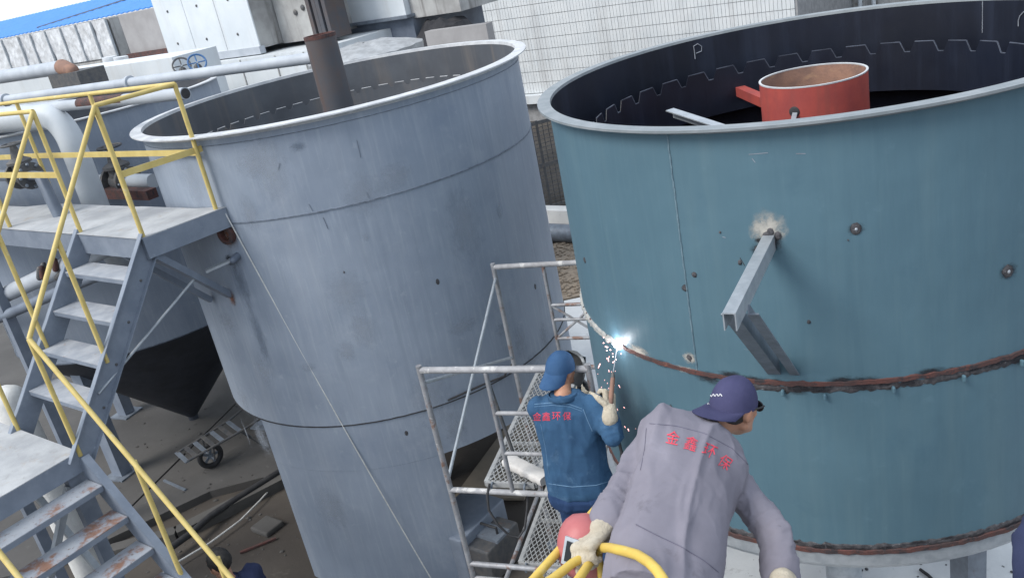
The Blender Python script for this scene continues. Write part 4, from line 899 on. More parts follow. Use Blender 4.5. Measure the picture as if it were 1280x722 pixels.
def plank(p0, wid, L, z, label, group=None):
    t = thing('mesh_plank', Z(p0,z), label, 'plank', group); a = Z(p0,z); fz = V((0,0,1))
    for o_ in (0, wid):
        b = MB(); b.bar(a+fx*o_-fz*.02, a+fx*o_+fyn*L-fz*.02, .03, .045); b.build('side_rail', M['mesh'], t, False)
    for f in (.0, 1.):
        b = MB(); b.bar(a+fyn*L*f-fz*.02, a+fx*wid+fyn*L*f-fz*.02, .03, .04); b.build('end_rail', M['mesh'], t, False)
    for f in (.33, .66):
        b = MB(); b.bar(a+fyn*L*f-fz*.035, a+fx*wid+fyn*L*f-fz*.035, .03, .02); b.build('cross_stay', M['mesh'], t, False)
    b = MB(); sp = .078; ang = .5; n = int((L+wid/ang)/sp)
    for sgn in (1, -1):        # expanded mesh strands
        for i in range(n+1):
            y0 = i*sp-(0 if sgn < 0 else wid/ang); x0, x1 = 0., wid; y1 = y0+wid/ang*sgn if sgn > 0 else y0-wid/ang
            ya, yb = y0, y1
            def clip(x0, ya, x1, yb):
                pts = []
                for lim in (0, L):
                    pass
                if ya == yb: return None
                ta, tb = 0., 1.
                for lim, s_ in ((0,1),(L,-1)):
                    fa, fb = (ya-lim)*s_, (yb-lim)*s_
                    if fa < 0 and fb < 0: return None
                    if fa < 0: ta = max(ta, -fa/(fb-fa))
                    if fb < 0: tb = min(tb, fa/(fa-fb))
                return (x0+(x1-x0)*ta, ya+(yb-ya)*ta, x0+(x1-x0)*tb, ya+(yb-ya)*tb) if tb-ta > .01 else None
            c = clip(x0, ya, x1, yb)
            if c: b.bar(a+fx*c[0]+fyn*c[1]+fz*(.001 if sgn > 0 else -.002), a+fx*c[2]+fyn*c[3]+fz*(.001 if sgn > 0 else -.002), .0065, .004)
    o = b.build('mesh_surface', M['mesh'], t, False); o['kind'] = 'stuff'
    for f in (0., 1.):
        for o_ in (.06, wid-.06):
            q = a+fx*o_+fyn*L*f; s_ = 1 if f else -1; b = MB(); b.path([q-fz*.02, q+fyn*s_*.03+fz*.012, q+fyn*s_*.06-fz*.0, q+fyn*s_*.065-fz*.04], .009, 6); b.build('hook', M['steel'], t)
    return t
pn = pz(608,603,2.03); plank(pn, .37, 1.62, 2.045, 'upper mesh scaffold plank with a white board lying on it')
pn2 = pz(650,702,1.235); plank(pn2, .40, 1.62, 1.24, 'lower mesh scaffold plank hooked on the bottom transom')
plank(NN+fx*.55+fyn*.06, .55, 1.64, 1.375, 'mesh scaffold plank under the boots of the welder in blue')
q0, q1 = pz(636,580,2.06), pz(684,604,2.06); dd = (q1-q0).normalized(); sd_ = V((-dd.y,dd.x,0))
b = MB(); n = 14; rings = []
for i in range(n+1):
    p = q0+(q1-q0)*(i/n)+V((0,0,.035)); k = 1+.15*noise.noise(V((i*.6,2,2))); rings.append((p+sd_*.01*noise.noise(V((i*.8,0,5))), sd_*.058*k, V((0,0,.034*k)), .5))
b.loft(rings, 20); tag(b.build('white_board', M['board'], None, True, .6, loc=q0), 'dusty white board wrapped in paper lying on the upper mesh plank', 'board')
# black cable loop hanging from the transom
b = MB(); z_ = 2.03; pts = [(612,604,0),(609,618,0),(611,637,0),(622,655,0),(636,668,0),(648,672,0),(656,660,0),(659,635,0),(660,612,0),(663,602,0)]
dn = (pz(612,612,2.0)-CAM).dot(FWD); b.path([pd(x,y,dn-.06) for x,y,_ in pts], .009, 8)
tag(b.build('cable_loop', M['rubber'], None, True, 1.5, loc=pd(612,612,dn)), 'black cable hanging in a loop from the scaffold transom', 'cable')
# black lead along the tank to the scaffold
b = MB(); b.path([pcyl(560,500,LTc,LTr+.02), pcyl(600,482,LTc,LTr+.03), pcyl(630,470,LTc,LTr+.08), Z(F0,zfor(F0.x,F0.y,452))], .010, 8)
tag(b.build('black_lead', M['rubber'], None, loc=pcyl(600,482,LTc,LTr+.03)), 'black lead running along the grey tank to the scaffold', 'cable')

# ================================================================== PEOPLE
M.update(
 skin=mat('skin', (.42,.22,.14), (.36,.18,.115), 9, .55, 0, .1, 90),
 hair=mat('black_hair', (.012,.011,.011), (.03,.027,.025), 40, .6, 0, .6, 160),
 greyc=mat('grey_cotton', (.225,.213,.25), (.185,.175,.208), 3, .9, 0, .35, 320, None, [((.105,.098,.115), 5, .58, .12, .5), ((.265,.255,.30), 4, .58, .14, .5), ((.10,.09,.09), 14, .66, .06, .4)], spec=.15),
 denim=mat('blue_denim', (.045,.108,.20), (.034,.08,.155), 5, .9, 0, .4, 300, None, [((.085,.16,.26), 7, .54, .14, .6), ((.025,.055,.11), 6, .6, .12, .5)], spec=.15),
 denims=mat('denim_stitching', (.16,.28,.42), None, 9, .9, 0, .2, 90),
 greys=mat('grey_stitching', (.13,.125,.17), None, 9, .9, 0, .2, 90),
 navy=mat('navy_cotton', (.025,.032,.07), (.035,.043,.09), 6, .9, 0, .3, 260, spec=.15),
 capn=mat('cap_navy', (.045,.046,.10), (.06,.06,.125), 6, .85, 0, .3, 260, None, ((.10,.095,.20), 8, .6, .12, .5), spec=.15),
 capb=mat('cap_blue', (.03,.075,.165), (.045,.10,.20), 8, .85, 0, .3, 260, spec=.15),
 dnavy=mat('dark_blue_trousers', (.02,.045,.11), (.03,.06,.14), 6, .9, 0, .3, 260, spec=.15),
 brown=mat('brown_trousers', (.10,.065,.05), (.14,.095,.075), 6, .9, 0, .3, 260, spec=.15),
 glove=mat('cream_glove', (.56,.50,.40), (.42,.37,.29), 14, .95, 0, .8, 160, None, ((.25,.21,.17), 18, .6, .1, .6), spec=.1),
 boot=mat('black_boot', (.02,.02,.02), (.05,.045,.04), 9, .6, 0, .2, 90),
 letter=mat('red_print', (.72,.06,.09), (.60,.06,.10), 40, .8, 0, .1, 90),
 maskred=mat('red_mask_plastic', (.40,.12,.12), (.34,.095,.10), 7, .45, 0, .12, 60, None, ((.62,.35,.33), 25, .68, .06, .6)),
 maskblk=mat('dark_mask', (.06,.065,.07), (.12,.12,.12), 9, .55, 0, .15, 60),
 lens=mat('dark_lens', (.008,.01,.012), None, 9, .08, 0, 0),
 white_print=mat('white_print', (.75,.75,.78), None, 9, .7, 0, 0),
 eye=mat('eye_white', (.55,.52,.5), None, 9, .3, 0, 0),
)
def blob(mb, name, m, parent, voxel=.012, it=6, fold=None):
    o_ = off(parent); me = bpy.data.meshes.new(name); me.from_pydata([tuple(p-o_) for p in mb.v], [], mb.f); me.update()
    bm = bmesh.new(); bm.from_mesh(me); bmesh.ops.recalc_face_normals(bm, faces=bm.faces); bm.to_mesh(me); bm.free()
    o = bpy.data.objects.new(name, me); COL.objects.link(o)
    r = o.modifiers.new('r', 'REMESH'); r.mode = 'VOXEL'; r.voxel_size = voxel
    s = o.modifiers.new('s', 'SMOOTH'); s.factor = .5; s.iterations = it
    dg = bpy.context.evaluated_depsgraph_get(); dg.update()
    me2 = bpy.data.meshes.new_from_object(o.evaluated_get(dg)); o.modifiers.clear(); o.data = me2; bpy.data.meshes.remove(me)
    me2.name = name; me2.materials.clear(); me2.materials.append(m)
    if fold:
        nr = [v.normal.copy() for v in me2.vertices]
        for v, n in zip(me2.vertices, nr): v.co = v.co+n*fold(v.co+o_, n)
    me2.update(); me2.shade_smooth(); o.parent = parent; OFF[o.name] = V(o_); return o
def bvh(o):
    o_ = off(o); me = o.data
    return BVHTree.FromPolygons([v.co+o_ for v in me.vertices], [tuple(p.vertices) for p in me.polygons])
def hit(tree, px, py, lift=.002):
    d = ray(px,py).normalized(); h = tree.ray_cast(CAM, d)
    if h[0] is None: return None
    n = h[1] if h[1].dot(d) < 0 else -h[1]; return h[0]+n*lift
def seam(tree, pxs, m, parent, name='seam', r=.0022, lift=.0005, k=10):
    pts = []
    for i in range(len(pxs)-1):
        for j in range(k):
            f = j/k; q = hit(tree, pxs[i][0]*(1-f)+pxs[i+1][0]*f, pxs[i][1]*(1-f)+pxs[i+1][1]*f, lift)
            if q: pts.append(q)
    if len(pts) < 3: return None
    b = MB(); b.path(pts, r, 6); return b.build(name, m, parent, True, 1.5)
def glyph(ch):
    c = bpy.data.curves.new('g', 'FONT'); c.body = ch; c.fill_mode = 'FRONT'; c.resolution_u = 3; o = bpy.data.objects.new('g', c); COL.objects.link(o)
    dg = bpy.context.evaluated_depsgraph_get(); me = bpy.data.meshes.new_from_object(o.evaluated_get(dg))
    bm = bmesh.new(); bm.from_mesh(me); bmesh.ops.triangulate(bm, faces=bm.faces)
    for _ in range(2):
        es = [e for e in bm.edges if e.calc_length() > .12]
        if es: bmesh.ops.subdivide_edges(bm, edges=es, cuts=1); bmesh.ops.triangulate(bm, faces=bm.faces)
    vs = [v.co.copy() for v in bm.verts]; bm.verts.index_update(); fs = [tuple(v.index for v in f.verts) for f in bm.faces]
    bm.free(); bpy.data.objects.remove(o); bpy.data.meshes.remove(me)
    x0, x1 = min(v.x for v in vs), max(v.x for v in vs); y0, y1 = min(v.y for v in vs), max(v.y for v in vs); s = 1/max(x1-x0, y1-y0, 1e-6)
    return [((v.x-(x0+x1)/2)*s, (v.y-(y0+y1)/2)*s) for v in vs], fs
def letters(tree, text, centres, size, angs, m, parent, stretch=1.):
    for ch, (cx_, cy_), a in zip(text, centres, angs):
        vs, fs = glyph(ch); a = math.radians(a); pts = []
        for x, y in vs:
            x *= size; y *= size*stretch; q = hit(tree, cx_+x*math.cos(a)+y*math.sin(a), cy_+x*math.sin(a)-y*math.cos(a), .003); pts.append(q)
        if any(p is None for p in pts): continue
        b = MB(); b.add(pts, fs); b.build('printed_character', m, parent, False)
def head(mb, c, f, u):
    r = f.cross(u).normalized(); u = r.cross(f).normalized()
    P = lambda a, b_, d: c+f*a+r*b_+u*d
    mb.ellipsoid(P(-.012,0,.025), f*.097, r*.077, u*.092, 24, 16)
    mb.ellipsoid(P(.022,0,-.035), f*.068, r*.062, u*.085, 20, 14)
    mb.capsule(P(.065,0,-.095), P(.05,0,-.09), .026, .034)            # chin
    for k in (-1, 1):
        mb.capsule(P(.0,.05*k,-.06), P(.05,.03*k,-.085), .024, .022)   # jaw
        mb.capsule(P(.06,.036*k,-.012), P(.052,.045*k,-.02), .018, .02)   # cheekbone
        mb.ellipsoid(P(-.012,.079*k,-.008), f*.02+r*.006*k, r*.009*k-f*.004, u*.033, 12, 8); mb.ellipsoid(P(-.008,.075*k,-.03), f*.012, r*.008, u*.012, 8, 6)  # ear
    mb.capsule(P(.078,-.028,.022), P(.078,.028,.022), .012, .012)      # brow
    mb.capsule(P(.086,0,.008), P(.104,0,-.028), .009, .014)            # nose
    mb.capsule(P(.083,-.016,-.058), P(.083,.016,-.058), .0085, .0085); mb.capsule(P(.081,-.014,-.069), P(.081,.014,-.069), .009, .009)   # lips
    return r, u
def cap(c, f, u, m, parent, bd=None, droop=.2, length=.075, sc=1.):
    r = f.cross(u).normalized(); u = r.cross(f).normalized(); bd = bd or f; b = MB(); nu, nv = 36, 9; c0 = c+u*.02-f*.012
    A, B_, C_ = .107*sc, .088*sc, .122*sc
    for sgn in (1., .965):
        for i in range(nv+1):
            t_ = math.pi/2*(i/nv); z = math.sin(t_); q = math.cos(t_)**.85 if i < nv else 0.02
            for j in range(nu):
                a = 2*math.pi*j/nu; p = f*(A*q*math.cos(a))+r*(B_*q*math.sin(a))+u*(C_*z-.012)
                b.v.append(c0+p*sgn)
    n1 = nu*(nv+1)
    for s_ in range(2):
        for i in range(nv):
            for j in range(nu): b.f.append(tuple(s_*n1+x for x in (i*nu+j, i*nu+(j+1)%nu, (i+1)*nu+(j+1)%nu, (i+1)*nu+j)))
    for j in range(nu): b.f.append((j, n1+j, n1+(j+1)%nu, (j+1)%nu))
    b.f.append(tuple(nv*nu+j for j in range(nu)))
    for i in range(len(b.v)): b.v[i] = b.v[i]+u*.004*noise.noise(b.v[i]*22)
    o = b.build('cap', m, parent, True, 1.0); b = MB()
    bdir = bd-u*bd.dot(u); bdir.normalize(); br = u.cross(bdir)
    n = 16; k = 5
    for lay in range(2):
        for i in range(n+1):
            a = math.radians(-72+144*i/n)
            e = bdir*math.cos(a)+br*math.sin(a); Ri = 1/math.sqrt((e.dot(f)/A)**2+(e.dot(r)/B_)**2)
            for j in range(k+1):
                g_ = j/k; ext = length*math.cos(a)**.6 if abs(a) < math.pi/2 else 0
                p = c0+e*(Ri*.99)+bdir*(ext*g_)-u*(.010+droop*ext*g_+.022*abs(math.sin(a))**2*g_*1.2+.004*lay); b.v.append(p)
    m_ = (n+1)*(k+1); I = lambda i, j, s: s*m_+i*(k+1)+j
    for i in range(n):
        for j in range(k): b.f += [(I(i,j,0),I(i+1,j,0),I(i+1,j+1,0),I(i,j+1,0)), (I(i,j,1),I(i,j+1,1),I(i+1,j+1,1),I(i+1,j,1))]
        b.f += [(I(i,k,0),I(i+1,k,0),I(i+1,k,1),I(i,k,1)), (I(i,0,0),I(i,0,1),I(i+1,0,1),I(i+1,0,0))]
    for i in (0, n):
        for j in range(k): b.f.append((I(i,j,0),I(i,j+1,0),I(i,j+1,1),I(i,j,1)))
    b.build('brim', m, o, True, .8); return o
def hand(w_, d, nrm, side, curl, m, parent, name='glove', sc=1.15, cuff=True, spread=.0):
    """w_ wrist, d along the palm, nrm the way the fingers curl, side towards the thumb"""
    b = MB(); d = d.normalized(); side = (side-d*side.dot(d)).normalized(); n_ = d.cross(side); n_ = n_ if n_.dot(nrm) > 0 else -n_
    for k in range(4):
        o_ = side*(.030-.020*k)*sc; b.capsule(w_+o_*.7, w_+d*.088*sc+o_, .017*sc, .0145*sc, 10)
    for k, L in enumerate((.072,.082,.077,.060)):
        p = w_+d*(.09-.004*abs(k-1.2))*sc+side*(.031-.0205*k)*sc; a = 0; dd = d
        for j, (fr, q) in enumerate(((.46,.75),(.30,1.),(.24,.8))):
            a += curl*q; dd = d*math.cos(a)+n_*math.sin(a)+side*spread*(1.5-k)
            e = p+dd.normalized()*L*fr*sc; b.capsule(p, e, (.0112-.0008*j)*sc, (.0106-.0008*j)*sc, 10); p = e
    p = w_+d*.022*sc+side*.032*sc
    dirs = [d*.62+side*.62+n_*.45, d*.7+side*.15+n_*.75, d*.65-side*.3+n_*.75]
    for j, (dd, L) in enumerate(zip(dirs, (.045,.036,.030))):
        e = p+dd.normalized()*L*sc; b.capsule(p, e, (.0165-.003*j)*sc, (.0145-.003*j)*sc, 10); p = e
    if cuff: b.capsule(w_-d*.05, w_+d*.01, .040*sc, .034*sc, 14)
    return blob(b, name, m, parent, .0042, 4, lambda p_, n__: .0018*noise.noise(p_*70))
def foot(mb, ankle, d, z):
    d = V((d.x,d.y,0)).normalized(); a = V((ankle.x,ankle.y,z)); mb.capsule(a+V((0,0,.1)), a+V((0,0,.05)), .055, .052); mb.capsule(a-d*.045+V((0,0,.043)), a+d*.05+V((0,0,.045)), .043, .05); mb.capsule(a+d*.06+V((0,0,.045)), a+d*.165+V((0,0,.037)), .05, .037)
def figure(J, parent, jm, tm, torso, sleeve=(.078,.064,.052), leg=(.098,.078,.066), fold=None, vox=.011, bodyvox=.009, trfold=None):
    b = MB(); 
    b.capsule(J['pel'], J['chest'], .12, .13); b.capsule(J['chest'], J['neck'], .12, .06); b.capsule(J['neck'], J['head']-J['hu']*.05, .056, .052)
    for s in 'LR':
        b.capsule(J['chest'], J[s+'sh'], .07, .05); b.capsule(J[s+'sh'], J[s+'el'], .048, .040); b.capsule(J[s+'el'], J[s+'wr'], .040, .029)
        b.capsule(J['pel'], J[s+'hip'], .1, .08); b.capsule(J[s+'hip'], J[s+'kn'], .078, .055); b.capsule(J[s+'kn'], J[s+'an'], .055, .038)
    r, u = head(b, J['head'], J['hf'], J['hu']); blob(b, 'body', M['skin'], parent, bodyvox, 3)
    b = MB(); b.loft(torso, 32)
    for s in 'LR':
        a, e, w_ = J[s+'sh'], J[s+'el'], J[s+'wr']
        b.capsule(J['chest']+(a-J['chest'])*.6, a, sleeve[0]*1.05, sleeve[0]); b.capsule(a, e, sleeve[0], sleeve[1]); b.capsule(e, w_+(e-w_).normalized()*.02, sleeve[1], sleeve[2])
    jk = blob(b, 'jacket', jm, parent, vox, 3, fold)
    b = MB(); b.capsule(J['Lhip'], J['Rhip'], .135, .135); b.capsule(J['pel'], (J['Lhip']+J['Rhip'])/2, .135, .13)
    for s in 'LR': b.capsule(J[s+'hip'], J[s+'kn'], leg[0], leg[1]); b.capsule(J[s+'kn'], J[s+'an'], leg[1], leg[2])
    tr = blob(b, 'trousers', tm, parent, vox, 4, trfold or fold)
    for s in 'LR':
        b = MB(); foot(b, J[s+'an'], J['ff'], J['floor']); blob(b, 'boot', M['boot'], parent, .009, 4)
    return jk, tr, r, u
def cloth(along, amp=.012, fx_=9, fy_=2.6, seed=0, elbows=()):
    a = along.normalized(); x, y = perp(a)
    def fn(p, n):
        q = V((p.dot(x)*fx_, p.dot(y)*fx_, p.dot(a)*fy_+seed)); v = noise.fractal(q, .8, 2.0, 3)
        w_ = noise.noise(V((p.dot(x)*4, p.dot(y)*4, p.dot(a)*14+seed)))
        r1_ = max(0., 1-abs(noise.noise(q*1.1+V((7,1,3))))*3.2); r2_ = max(0., 1-abs(noise.noise(V((p.x*13,p.y*13,p.z*13))+V((seed,0,0))))*4.); r3_ = max(0., 1-abs(noise.noise(q*2.6))*4.)
        return amp*(v*.7+.25*w_+1.1*r1_**1.5+.12*r2_**2+.4*r3_**1.5-.55)+sum(elbow_crease(p, *e_) for e_ in elbows)
    def elbow_crease(p, c, ua, fa):       # short sharp creases round a bent sleeve
        d = p-c; L_ = d.length
        if L_ > .2: return 0.
        ax_ = (ua.normalized() if d.dot(ua.normalized()-fa.normalized()) > 0 else fa.normalized()); s_ = d.dot(ax_)
        k = noise.noise(V((d.x*9, d.y*9, d.z*9))); w2 = max(0., 1-abs(math.sin(s_*52+k*2.6))*1.9)
        return (1-L_/.2)*.009*(w2-.35)
    return fn
def eyes(c, f, u, parent):
    r = f.cross(u).normalized()
    for k in (-1, 1): b = MB(); b.ellipsoid(c+f*.078+r*.03*k+u*.002, f*.012, r*.013, u*.010, 10, 6); b.build('eye', M['eye'], parent)
def collar(c, up, f, r1, m, parent, h=.05):
    r = f.cross(up).normalized(); f = up.cross(r).normalized(); b = MB(); n = 30
    for k, (ex, hh) in enumerate(((1.,0),(1.16,h*.55),(1.3,h*.15),(1.26,h*.08),(1.1,h*.42),(.95,0))):
        for i in range(n): a = 2*math.pi*i/n; b.v.append(c+(f*math.cos(a)*1.08+r*math.sin(a))*r1*ex+up*(hh-.012*math.cos(a)))
    for k in range(6):
        for i in range(n): b.f.append((k*n+i, k*n+(i+1)%n, ((k+1)%6)*n+(i+1)%n, ((k+1)%6)*n+i))
    return b.build('collar', m, parent, True, 1.2)

# ---- welder in blue
Dn = 5.5; nk = pd(704,494,Dn); DKZ = 1.38
ax = V((nk.x,nk.y,0)); sdir = V((.95,-.31,0)).normalized(); tf = V((.31,.95,0)).normalized(); up = V((0,0,1))
zh = zfor(nk.x, nk.y, 612)
J = dict(neck=nk, head=pd(702,462,Dn+.08), hf=V((.72,.66,-.14)).normalized(), hu=V((.12,.06,1)).normalized(), chest=ax+up*(nk.z-.2)+tf*.03, pel=ax+up*(zh+.06),
 Lsh=ax+up*(nk.z-.085)-sdir*.175, Rsh=ax+up*(nk.z-.085)+sdir*.185+tf*.02, floor=DKZ, ff=tf)
J['Lel'] = J['Lsh']+V((0,0,-.24))+tf*.16-sdir*.0; J['Lwr'] = J['head']+J['hf']*.15+V((-.05,.06,-.33))
J['Rel'] = pd(768,544,5.42); J['Rwr'] = pd(762,515,5.43)
for s, k in (('L',-1),('R',1)):
    J[s+'hip'] = ax+up*(zh-.02)+sdir*.09*k; J[s+'kn'] = ax+up*(DKZ+(zh-DKZ)*.52)+sdir*.10*k+tf*.02; J[s+'an'] = ax+up*(DKZ+.1)+sdir*.12*k
t = BW = thing('person', V((ax.x,ax.y,DKZ)), 'person in blue denim jacket and blue cap welding with raised gloved hand on the scaffold', 'person')
tr_ = []
for f, hw, hd, fo in ((0,.212,.135,0),(.06,.216,.142,0),(.3,.205,.135,.0),(.55,.212,.14,.01),(.75,.225,.14,.015),(.88,.215,.125,.015),(.96,.15,.10,.01),(1.03,.075,.075,.0)):
    tr_.append((ax+up*(zh+(nk.z-zh)*f)+tf*fo, sdir*hw, tf*hd, .85))
jk, trs, r_h, u_h = figure(J, t, M['denim'], M['dnavy'], tr_, (.076,.070,.056), (.10,.08,.07), cloth(up, .010, 5.5, 1.8, 3, [(J['Rel'],J['Rsh']-J['Rel'],J['Rwr']-J['Rel'])]))
tree = bvh(jk)
seam(tree, [(668,505),(690,503),(712,505),(729,511)], M['denims'], jk); seam(tree, [(668,508),(690,506),(712,508),(729,514)], M['denims'], jk, r=.0014)
seam(tree, [(729,511),(734,524),(741,540)], M['denims'], jk); seam(tree, [(686,604),(715,608),(745,606),(772,598)], M['denims'], jk); seam(tree, [(676,530),(682,560),(687,600)], M['denims'], jk, r=.0016)
letters(tree, '金鑫环保', [(671.5,520),(683,520),(695.5,519.5),(708.5,519.5)], 10.5, [0,0,0,0], M['letter'], jk)
collar(nk-up*.015, up, J['hf'], .074, M['denim'], jk, .06)
b = MB(); b.ellipsoid(J['head']-J['hf']*.024+u_h*.015, J['hf']*.090, r_h*.077, u_h*.078, 20, 14); b.build('hair', M['hair'], t)
cp = cap(J['head'], J['hf'], J['hu'], M['capb'], t, -J['hf'], 1.1, .07, 1.0)
hand(J['Rwr']+UPV*.01, FWD*.45+UPV*.75+RGT*.02, FWD*.6-RGT*.8, UPV*.6-FWD*.4-RGT*.6, 1.35, M['glove'], t, sc=1.3)
hand(J['Lwr'], J['hf']*.3+up*.6+r_h*.2, J['hf'], r_h, 1.0, M['glove'], t, sc=1.15)
# hand shield in front of his face
def shield(c, f, u, R_, H_, m, name, label, dome=.5, span=100, n=22, thick=.003):
    r = f.cross(u).normalized(); u = r.cross(f).normalized(); t = thing(name, c, label, 'welding mask'); b = MB(); k = 12
    for lay in (0., thick):
        for j in range(k+1):
            z = -1+2*j/k; q = max((1-max(z,0)**2.6), .0025)**.5*(1-max(-z,0)**3*dome)
            for i in range(n+1):
                a = math.radians(-span+2*span*i/n); b.v.append(c+(f*math.cos(a)+r*math.sin(a))*(R_*q-lay)+u*(z*H_/2)-f*R_*.2*max(0,-z))
    m_ = (k+1)*(n+1); I = lambda j, i, s: s*m_+j*(n+1)+i
    for j in range(k):
        for i in range(n): b.f += [(I(j,i,0),I(j,i+1,0),I(j+1,i+1,0),I(j+1,i,0)), (I(j,i,1),I(j+1,i,1),I(j+1,i+1,1),I(j,i+1,1))]
    for j in range(k):
        for i in (0, n): b.f.append((I(j,i,0),I(j+1,i,0),I(j+1,i,1),I(j,i,1)))
    for i in range(n):
        for j in (0, k): b.f.append((I(j,i,0),I(j,i+1,0),I(j,i+1,1),I(j,i,1)))
    b.build('shell', m, t, True, 1.0); return t, r, u
hc = J['head']+J['hf']*.075-u_h*.02
ms, r1, u1 = shield(hc, J['hf'], J['hu'], .105, .25, M['maskblk'], 'hand_shield', 'dark hand held welding shield in front of the blue capped face', .35, 78)
b = MB(); b.box(hc+J['hf']*.108+u1*.03, .09, .012, .05, r1, J['hf'], u1); b.build('window', M['lens'], ms, False)
b = MB(); b.capsule(hc+J['hf']*.09-u1*.10, hc+J['hf']*.085-u1*.19, .016, .014); b.build('handle', M['rubber'], ms)
for k in range(3):
    q = hc+J['hf']*.09+r1*(.03+.02*k)-u1*(.11+.018*k); b = MB(); b.capsule(q, q+r1*.03-u1*.01, .018, .014); b.build('strap_knob', M['cast'], ms)
# electrode holder, rod, arc, sparks
SP = pcyl(772,430,RTc,RTr+.012); gh = pd(765,497,5.42)
t = thing('electrode_holder', gh, 'brown electrode holder with thin rod in the raised cream glove', 'welding tool')
h0, h1 = pd(763,506,5.43), pd(766,472,5.47)
b = MB(); b.capsule(h0, h1, .017, .014); b.build('grip', M['rustin'], t)
b = MB(); b.capsule(h1, pd(766,466,5.48), .014, .010); b.build('jaw', M['cast'], t)
b = MB(); b.path([pd(766,469,5.48), SP+(pd(766,469,5.48)-SP)*.08], .0035, 6); b.build('electrode', M['galv'], t)
b = MB(); b.path([h0, pd(766,525,5.5), pd(772,545,5.52), pd(777,565,5.52), pd(778,600,5.5), pd(770,660,5.5)], .010, 8); b.build('lead', M['rubber'], t, True, 1.5)
t = thing('welding_arc', SP, 'brilliant white welding arc on the rusty seam of the teal tank', 'arc')
b = MB(); sx = V((.75,.5,-.3)).normalized(); d = (SP-RTc); d.z = 0; d.normalize(); xx = V((-d.y,d.x,0)); b.ellipsoid(SP, xx*.036, V((0,0,.024)), d*.02, 14, 10)
for i, p in enumerate(b.v): b.v[i] = p+(p-SP)*.9*noise.noise((p-SP)*60)
b.build('glow_core', emit('arc_light', (.95,.97,1.), 30), t)
ld = bpy.data.lights.new('arc_lamp', 'POINT'); ld.energy = .6; ld.color = (.95,.97,1); ld.shadow_soft_size = .02; lo = bpy.data.objects.new('arc_lamp', ld); COL.objects.link(lo); lo.location = SP+d*.07
b = MB(); random.seed(11); Dp = (SP-CAM).dot(FWD)
for i in range(46):
    f = random.random()**.7; a = random.gauss(0,.34); L = .03+.62*f
    p = SP+d*(.05+random.uniform(0,.22)*f)+xx*(a*L*.8-.02)+V((0,0,-L*.95+random.uniform(-.02,.05))); r = random.choice((.0014,.0016,.0022,.0034))
    v = (V((a*.9,-.05,-1))).normalized()*r*random.uniform(1,9); b.capsule(p, p+v, r, r*.6, 6)
for i in range(14): p = SP+d*random.uniform(.02,.08)+xx*random.gauss(0,.05)+V((0,0,random.gauss(-.01,.035))); b.ellipsoid(p, xx*.004, d*.004, V((0,0,.004)), 6, 4)
tag(b.build('welding_sparks', emit('spark_glow', (1.,.50,.46), 1.6), None, True, 1.5, loc=SP), 'shower of pale pink sparks falling from the welding arc', 'sparks', kind='stuff')

# ---- leaning man in grey
FL = 2.62
lsh, rsh, hem, nk = V((.44,2.88,3.77)), V((.74,2.79,3.54)), V((.36,2.34,3.63)), V((.63,2.92,3.74))
spn = (nk-hem).normalized(); sd_ = (rsh-lsh); sd_ = (sd_-spn*sd_.dot(spn)).normalized(); bn = sd_.cross(spn).normalized()
if bn.z < 0: bn = -bn
sh = -bn*.075
lsh, rsh, hem, nk2 = lsh+sh*.9, rsh+sh*.9, hem+sh, nk+sh*.75
hc = pd(919,508,3.48)
J = dict(neck=nk2, head=hc, hf=V((.82,.50,-.28)).normalized(), hu=V((.24,.14,.95)).normalized(), chest=hem+(nk2-hem)*.68, pel=hem+spn*.02,
 Lsh=lsh+sd_*.02, Rsh=rsh-sd_*.015, Lel=pd(783,610,3.22), Lwr=pd(756,658,3.06), Rel=pd(966,668,3.2), Rwr=pd(981,742,3.02), floor=FL, ff=V((.5,.85,0)))
ba_ = V((hem.x,hem.y,0))+V((-.03,-.02,0)); hs = V((sd_.x,sd_.y,0)).normalized()
for s, k in (('L',-1),('R',1)):
    J[s+'hip'] = hem+sd_*.085*k-V((0,0,.10)); J[s+'kn'] = V((hem.x+.06,hem.y+.10,FL+.5))+hs*.10*k; J[s+'an'] = V((hem.x-.02,hem.y+.0,FL+.1))+hs*.12*k
t = GW = thing('person', V((hem.x,hem.y,FL)), 'person in grey work jacket and navy cap bending over the yellow railing', 'person')
tr_ = []
for f, hw, hd, of in ((-.26,.19,.15,.0),(-.14,.197,.15,.0),(.0,.195,.142,.0),(.25,.188,.132,.0),(.5,.195,.132,.0),(.72,.225,.125,.0),(.86,.232,.112,.0),(.96,.195,.09,.0),(1.02,.10,.07,.0),(1.06,.07,.06,.0)):
    tr_.append((hem+(nk2-hem)*f, sd_*hw, bn*hd, .82))
jk, trs, r_h, u_h = figure(J, t, M['greyc'], M['brown'], tr_, (.078,.068,.057), (.10,.08,.07), cloth(spn, .014, 4.6, 1.1, 9, [(J['Lel'],J['Lsh']-J['Lel'],J['Lwr']-J['Lel']),(J['Rel'],J['Rsh']-J['Rel'],J['Rwr']-J['Rel'])]), .009, .008)
tree = bvh(jk)
seam(tree, [(812,529),(845,532),(880,541),(915,560),(940,585)], M['greys'], jk, r=.0018, lift=.0)
seam(tree, [(808,535),(806,560),(800,590)], M['greys'], jk, r=.0015); seam(tree, [(795,655),(820,668),(850,682),(880,700),(900,716)], M['greys'], jk, r=.002)
letters(tree, '金鑫环保', [(841,547),(863.5,554.5),(886.5,563.5),(906,577.5)], 16, [12,17,24,34], M['letter'], jk, 1.08)
collar(nk2+(hc-nk2).normalized()*.0-bn*.005, ((hc-nk2).normalized()+spn*.5).normalized(), (J['hf']+spn).normalized(), .064, M['greyc'], jk, .042)
b = MB(); b.ellipsoid(hc-J['hf']*.022+u_h*.008, J['hf']*.088, r_h*.0755, u_h*.078, 20, 14); b.build('hair', M['hair'], t)
